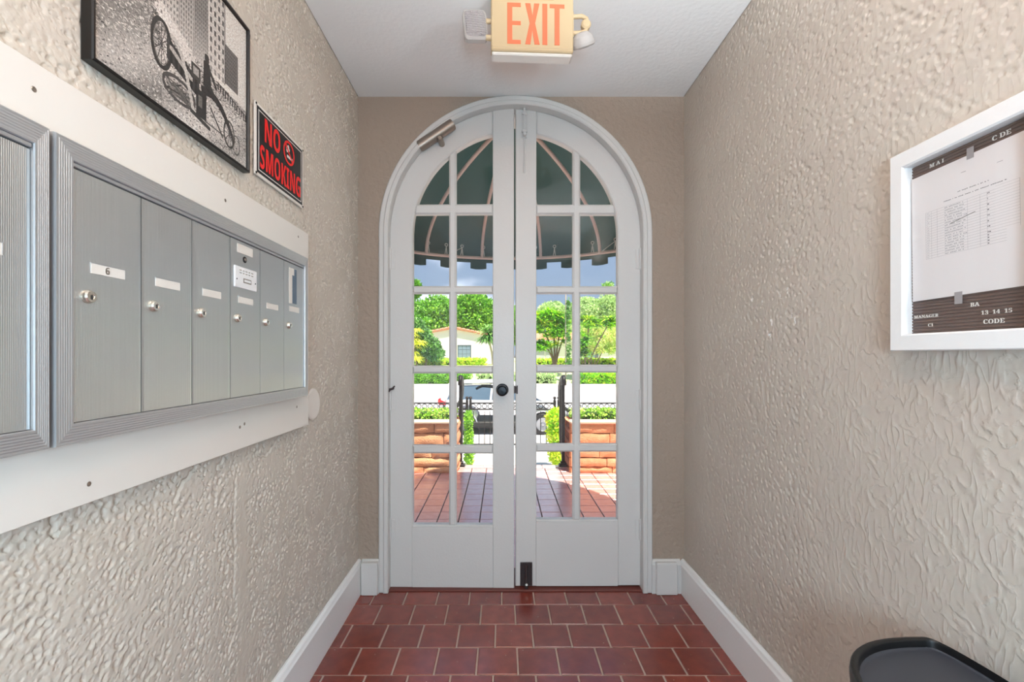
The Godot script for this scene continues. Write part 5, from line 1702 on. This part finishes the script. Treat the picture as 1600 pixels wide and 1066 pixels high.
	trunk(t, [Vector3(0, 0, 0), Vector3(0.1, 2, 0), Vector3(0, 4, 0)], 0.35, 0.2, M.bark)
	foliage(t, "crown", [[Vector3(0, 5, 0), Vector3(2.6, 2.6, 2)], [Vector3(1, 4, 0.6), Vector3(2, 2, 2)]], 1500, big, 0.42, green, 23)
	t = thing("garden_tree", "dense dark shrubby tree in front of the gabled house", "tree", Vector3(-7.55, 0.15, -45))
	trunk(t, [Vector3(0, 0, 0), Vector3(0.1, 0.8, 0), Vector3(0, 1.8, 0)], 0.12, 0.08, M.bark)
	foliage(t, "crown", [[Vector3(-0.5, 2.9, 0), Vector3(1.1, 1.1, 0.9)], [Vector3(0.3, 1.9, 0.2), Vector3(1.2, 0.9, 0.9)], [Vector3(0.9, 1.2, 0.2), Vector3(0.9, 0.6, 0.7)], [Vector3(-0.9, 3.9, 0), Vector3(0.7, 0.7, 0.7)], [Vector3(-1.0, 1.2, 0.1), Vector3(0.8, 0.8, 0.7)]], 1500, big, 0.24, dark, 24)
	t = thing("croton_plant", "yellow streaked palm like shrub before the dark shrubby tree", "shrub", Vector3(-8.1, 0.1, -43.5))
	trunk(t, [Vector3(0, 0, 0), Vector3(-0.2, 1.6, 0), Vector3(-0.35, 3.2, 0)], 0.07, 0.05, M.bark, "stem")
	foliage(t, "leaves", [[Vector3(-0.3, 3.3, 0), Vector3(0.35, 0.6, 0.3)], [Vector3(0.1, 2.2, 0), Vector3(0.4, 0.6, 0.3)], [Vector3(-0.1, 1.0, 0), Vector3(0.5, 0.5, 0.3)]], 26, frond, 0.85, [Color(0.86, 0.74, 0.20), Color(0.70, 0.74, 0.22), Color(0.90, 0.80, 0.36)], 25, true)
	t = thing("palm_tree", "small drooping palm in front of the gabled house wall", "palm", Vector3(-1.05, 0.15, -46.8))
	trunk(t, [Vector3(0.15, 0, 0), Vector3(0.05, 1.2, 0), Vector3(-0.3, 2.6, 0)], 0.13, 0.09, M.pale_bark)
	foliage(t, "fronds", [[Vector3(-0.35, 2.75, 0), Vector3(0.35, 0.3, 0.3)]], 16, frond, 1.35, dark, 26, true)
	foliage(t, "upper_fronds", [[Vector3(-0.3, 3.4, 0), Vector3(0.5, 0.5, 0.3)]], 12, ros, 1.1, dark + pale, 27, true)
	# right hand garden: long leaved plants on branches
	t = thing("dracaena_tree", "branching tree with bright rosettes of long leaves before the bungalow", "tree", Vector3(4.3, -0.4, -40))
	for q in [[-1.0, 4.6], [0.1, 5.0], [0.9, 4.3], [-0.6, 2.7], [0.6, 2.4], [1.2, 3.4]]:
		trunk(t, [Vector3(0.3, 0, 0), Vector3(0.3 + q[0] * 0.3, q[1] * 0.5, 0), Vector3(q[0], q[1], 0)], 0.10, 0.05, M.bark, "branch")
	foliage(t, "leaf_rosettes", [[Vector3(-0.9, 4.6, 0), Vector3(0.6, 0.5, 0.4)], [Vector3(0.1, 4.9, 0), Vector3(0.7, 0.5, 0.4)], [Vector3(0.9, 4.2, 0), Vector3(0.7, 0.6, 0.4)], [Vector3(-0.3, 3.6, 0.1), Vector3(1.0, 0.6, 0.4)], [Vector3(-0.7, 2.3, 0.1), Vector3(0.7, 0.4, 0.4)], [Vector3(0.8, 3.0, 0), Vector3(0.7, 0.7, 0.4)]], 165, ros, 0.95, lime + [Color(0.25, 0.40, 0.14)], 31, true)
	t = thing("vine_pole", "slim pale pole wrapped in dark leafy vine", "pole", Vector3(5.45, -0.7, -37.9))
	part("pole", Shape.new().tube([Vector3(-0.12, 0, 0), Vector3(-0.12, 6.9, 0)], [0.06, 0.05], 10), M.pale_bark, t)
	foliage(t, "vine", [[Vector3(0.08, 1.2, 0.1), Vector3(0.16, 1.0, 0.16)], [Vector3(0.08, 2.6, 0.1), Vector3(0.17, 1.0, 0.16)], [Vector3(0.08, 4.0, 0.1), Vector3(0.17, 1.0, 0.16)], [Vector3(0.06, 5.6, 0.1), Vector3(0.15, 1.1, 0.16)]], 130, ros, 0.26, dark, 32)
	t = thing("ti_plant", "tall dark green clump of drooping strap leaves beyond the curled railing", "shrub", Vector3(6.9, -0.6, -38.6))
	for q in [[-0.3, 2.0], [0.1, 3.4], [0.5, 4.5], [2.1, 4.3]]:
		trunk(t, [Vector3(0.1, 0, 0), Vector3(0.1 + q[0] * 0.4, q[1] * 0.5, 0), Vector3(q[0], q[1], 0)], 0.07, 0.045, M.bark, "stem")
	foliage(t, "leaf_rosettes", [[Vector3(0.3, 4.6, 0), Vector3(0.5, 0.35, 0.3)], [Vector3(0.0, 3.0, 0), Vector3(0.35, 0.6, 0.3)], [Vector3(0.0, 2.0, 0), Vector3(0.45, 0.6, 0.3)], [Vector3(2.2, 4.4, 0), Vector3(0.4, 0.4, 0.3)], [Vector3(0.6, 4.3, 0), Vector3(0.6, 0.3, 0.3)]], 95, ros, 0.9, lime + dark, 33, true)
	t = thing("garden_tree", "airy pale green tree on several stems before the bungalow", "tree", Vector3(8.9, 0.0, -44.5))
	for q in [-0.8, -0.2, 0.4, 0.9]:
		trunk(t, [Vector3(q * 0.2, 0, 0), Vector3(q * 0.7, 0.9, 0), Vector3(q * 1.4, 2.2, 0)], 0.07, 0.03, M.bark, "stem")
	foliage(t, "crown", [[Vector3(-0.6, 2.7, 0), Vector3(1.0, 1.1, 0.8)], [Vector3(0.7, 2.4, 0), Vector3(1.1, 1.1, 0.8)], [Vector3(0, 3.6, 0), Vector3(1.1, 0.8, 0.8)], [Vector3(1.9, 2.6, 0), Vector3(0.9, 1.3, 0.8)]], 1100, big, 0.19, [Color(0.62, 0.72, 0.40), Color(0.52, 0.64, 0.34), Color(0.74, 0.76, 0.52), Color(0.82, 0.70, 0.56)], 34)
	t = thing("hazy_tree", "distant pale hazy tree above the bungalow roof", "tree", Vector3(11.0, 0.4, -78))
	trunk(t, [Vector3(0, 0, 0), Vector3(0.1, 3, 0), Vector3(0, 6, 0)], 0.4, 0.2, M.bark)
	foliage(t, "crown", [[Vector3(-2.2, 8.0, 0), Vector3(2.6, 1.8, 2)], [Vector3(3.4, 8.4, 0), Vector3(3.0, 2.2, 2)], [Vector3(7.5, 8.6, 0), Vector3(2.6, 2.4, 2)], [Vector3(0.8, 6.2, 0), Vector3(4.4, 2.0, 2)], [Vector3(6.2, 6.0, 0), Vector3(3.4, 2.6, 2)]], 3200, big, 0.42, pale, 35)  # distance haze put into the pale leaf tints
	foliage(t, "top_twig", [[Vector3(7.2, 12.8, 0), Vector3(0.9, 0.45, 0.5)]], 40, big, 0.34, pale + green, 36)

# ------------------------------------------------------------------ sky, lamps, camera
func sky_cover() -> ImageTexture:
	# white clouds over the whole sky, a little denser low down
	var w := 1024; var h := 512
	var f := noise(1.7, 5, 44)
	var d := PackedByteArray()
	d.resize(w * h * 4)
	for y in h:
		var el := PI / 2 - PI * (y + 0.5) / h
		for x in w:
			var az := TAU * (x + 0.5) / w
			var p := Vector3(cos(el) * cos(az), sin(el) * 2.2, cos(el) * sin(az))
			var k := smoothstep(0.02, 0.36, f.get_noise_3dv(p * 1.6)) if y < h / 2 else 0.0
			var i := (y * w + x) * 4
			d[i] = 255; d[i + 1] = 255; d[i + 2] = 255
			d[i + 3] = int(k * 215)
	return ImageTexture.create_from_image(Image.create_from_data(w, h, false, Image.FORMAT_RGBA8, d))

func lamp(label: String, at: Vector3, drop: float, r: float, c: Color, energy: float) -> void:
	var gl := thing("unseen_ceiling_lamp", label, "lamp", at)
	var m := mat("opal%d" % int(drop * 1000), Color(0.95, 0.93, 0.89), 0.3)
	m.emission_enabled = true
	m.emission = c
	m.emission_energy_multiplier = 1.2
	var s := Shape.new(); s.xf = Transform3D(Basis(), Vector3(0, -drop, 0))
	var prof := [Vector2(0.0, -r)]
	for k in 12:
		var an := -PI / 2 + PI * (k + 1) / 13.0
		prof.append(Vector2(r * cos(an), r * sin(an)))
	prof.append(Vector2(0.0, r))
	part("opal_globe", s.lathe(prof, 28), m, gl)
	part("ceiling_rose", Shape.new().lathe([Vector2(0.0, -drop + r - 0.002), Vector2(0.012, -drop + r - 0.002), Vector2(0.012, -0.03), Vector2(0.05, -0.012), Vector2(0.05, 0.0)], 24), M.exit_base, gl)
	var om := OmniLight3D.new()
	om.name = "unseen_lamp_light"
	om.light_color = c
	om.light_energy = energy
	om.light_size = r
	om.omni_range = 8.0
	om.omni_attenuation = 2.0
	om.shadow_enabled = true
	om.position = at - Vector3(0, drop, 0)
	add_child(om, true)

func build_light() -> void:
	var cam := Camera3D.new()
	cam.name = "camera"
	cam.projection = Camera3D.PROJECTION_FRUSTUM
	cam.near = 0.05
	cam.far = 400.0
	cam.size = 2.0 * 0.05 * 533.0 / 711.0
	cam.frustum_offset = Vector2(16.0 / 711.0, 23.0 / 711.0) * 0.05     # a small shift of the lens
	cam.position = Vector3(0, 1.118, 0)
	add_child(cam)
	cam.current = true

	var e := Environment.new()
	e.background_mode = Environment.BG_SKY
	var sm := ProceduralSkyMaterial.new()
	sm.sky_top_color = Color(0.58, 0.73, 0.93)
	sm.sky_horizon_color = Color(0.77, 0.86, 0.965)
	sm.sky_curve = 0.25
	sm.sky_energy_multiplier = 0.8
	sm.sky_cover = sky_cover()
	sm.sky_cover_modulate = Color(1, 1, 1, 0.85)
	sm.ground_bottom_color = Color(0.55, 0.53, 0.5)
	sm.ground_horizon_color = Color(0.72, 0.74, 0.74)
	sm.sun_angle_max = 2.0
	var sky := Sky.new()
	sky.sky_material = sm
	e.sky = sky
	e.tonemap_mode = Environment.TONE_MAPPER_LINEAR
	e.tonemap_exposure = 1.25
	e.sdfgi_enabled = true
	e.ssao_enabled = true
	e.ssil_enabled = true
	var we := WorldEnvironment.new()
	we.name = "environment"
	we.environment = e
	add_child(we)

	var sun := DirectionalLight3D.new()
	sun.name = "sun"
	sun.light_color = Color(1.0, 0.96, 0.89)
	sun.light_energy = 2.5
	sun.light_angular_distance = 0.6
	sun.shadow_enabled = true
	sun.look_at_from_position(Vector3(2.2, 10, 3.4), Vector3.ZERO)
	add_child(sun)

	# unseen warm globe above the viewer, placed to light the upper near walls
	lamp("unseen warm globe lamp above the viewer, placed to light the upper near walls", Vector3(0.1, H, -0.1), 0.165, 0.10, Color(1.0, 0.66, 0.33), 0.24)

	# fill light: a sconce added out of view to brighten the ceiling
	for sd in [1.0]:
		var sc := thing("added_sconce", "added uplighter sconce out of view on the directory wall, fill for the ceiling", "lamp", Vector3(XL if sd < 0 else XR, 1.86, -0.46), ON_LEFT if sd < 0 else ON_RIGHT)
		part("back_plate", Shape.new().box(Vector3(0, 0, 0.006), Vector3(0.09, 0.14, 0.016), 0.004), M.steel, sc)
		var bw := Shape.new(); bw.xf = Transform3D(Basis(), Vector3(0, 0, 0.10))
		part("bowl", bw.lathe([Vector2(0.0, -0.07), Vector2(0.04, -0.065), Vector2(0.075, -0.02), Vector2(0.085, 0.03), Vector2(0.08, 0.03), Vector2(0.07, -0.018), Vector2(0.035, -0.058), Vector2(0, -0.062)], 28), M.steel, sc)
		var bu := Shape.new(); bu.xf = Transform3D(Basis(), Vector3(0, -0.01, 0.10))
		part("bulb", bu.lathe([Vector2(0, -0.03), Vector2(0.022, -0.02), Vector2(0.026, 0.0), Vector2(0.018, 0.018), Vector2(0, 0.024)], 18), M.opal165, sc)
		var sp := SpotLight3D.new()
		sp.name = "added_sconce_light"
		sp.light_color = Color(0.94, 0.975, 1.0)
		sp.light_energy = 1.05
		sp.light_size = 0.04
		sp.spot_angle = 80.0
		sp.spot_angle_attenuation = 0.2
		sp.spot_range = 8.0
		sp.spot_attenuation = 2.0
		sp.shadow_enabled = true
		sp.position = Vector3((XL + 0.10) if sd < 0 else (XR - 0.10), 1.90, -0.46)
		sp.rotation = Vector3(PI / 2, 0, 0)
		add_child(sp, true)

	# fill light: a paper lantern added behind the viewer for the lower walls
	var ln := thing("added_lantern", "added round paper lantern behind the viewer, fill for the lower walls", "lamp", Vector3(0.11, 0, 0.6))
	var pm := mat("added_lantern_paper", Color(0.92, 0.95, 0.97), 0.7)
	pm.emission_enabled = true
	pm.emission = Color(0.80, 0.92, 1.0)
	pm.emission_energy_multiplier = 0.9
	var lp := [Vector2(0, 0.89)]
	for k in 16:
		var an := -PI / 2 + PI * (k + 1) / 17.0
		lp.append(Vector2((0.228 if k % 2 == 0 else 0.233) * cos(an), 1.12 + 0.23 * sin(an)))
	part("paper_shade", Shape.new().lathe(lp + [Vector2(0, 1.35)], 32), pm, ln)
	for an in 3:
		var d := Vector3(cos(TAU * an / 3), 0, sin(TAU * an / 3))
		part("leg", Shape.new().tube([d * 0.16, d * 0.06 + Vector3(0, 0.91, 0)], 0.008, 8), M.steel, ln)
	var lo := OmniLight3D.new()
	lo.name = "added_lantern_light"
	lo.light_color = Color(0.80, 0.92, 1.0)
	lo.light_energy = 1.6
	lo.light_size = 0.22
	lo.omni_range = 8.0
	lo.omni_attenuation = 2.0
	lo.shadow_enabled = true
	lo.position = Vector3(0.11, 1.12, 0.6)
	add_child(lo)

	# unseen frosted doorway behind the viewer, glowing to send cool light down the hall
	var fr := mat("frosted", Color(0.9, 0.93, 0.97), 0.4)
	fr.emission_enabled = true
	fr.emission = Color(0.82, 0.93, 1.0)
	fr.emission_energy_multiplier = 0.6
	var dw := thing("window_1", "unseen frosted glass doorway behind the viewer, placed to light the hall", "unseen glazed door", Vector3(0.19, 0, ZB), Basis(), "", "structure")
	part("glowing_frosted_pane", Shape.new().box(Vector3(0, 1.08, 0.05), Vector3(0.56, 1.96, 0.012)), fr, dw)
	for x in [-0.295, 0.295]:
		part("stile", Shape.new().box(Vector3(x, 1.05, 0.05), Vector3(0.05, 2.1, 0.05), 0.004), M.white_paint, dw)
	for y in [0.05, 2.08]:
		part("rail", Shape.new().box(Vector3(0, y, 0.05), Vector3(0.56, 0.07, 0.05), 0.004), M.white_paint, dw)
	var al := AreaLight3D.new()
	al.name = "unseen_doorway_light"
	al.area_size = Vector2(0.56, 1.96)
	al.light_color = Color(0.76, 0.90, 1.0)
	al.light_energy = 0.7
	al.shadow_enabled = true
	al.position = Vector3(0.19, 1.08, ZB - 0.01)
	add_child(al)

func _ready() -> void:
	make_materials()
	build_light()
	build_room()
	build_doors()
	build_mailboxes()
	build_wall_things()
	build_exit_sign()
	build_bin()
	build_awning()
	build_terrace()
	build_railing(-1)
	build_railing(1)
	build_fence()
	build_street()
	build_car()
	build_houses()
	build_plants()
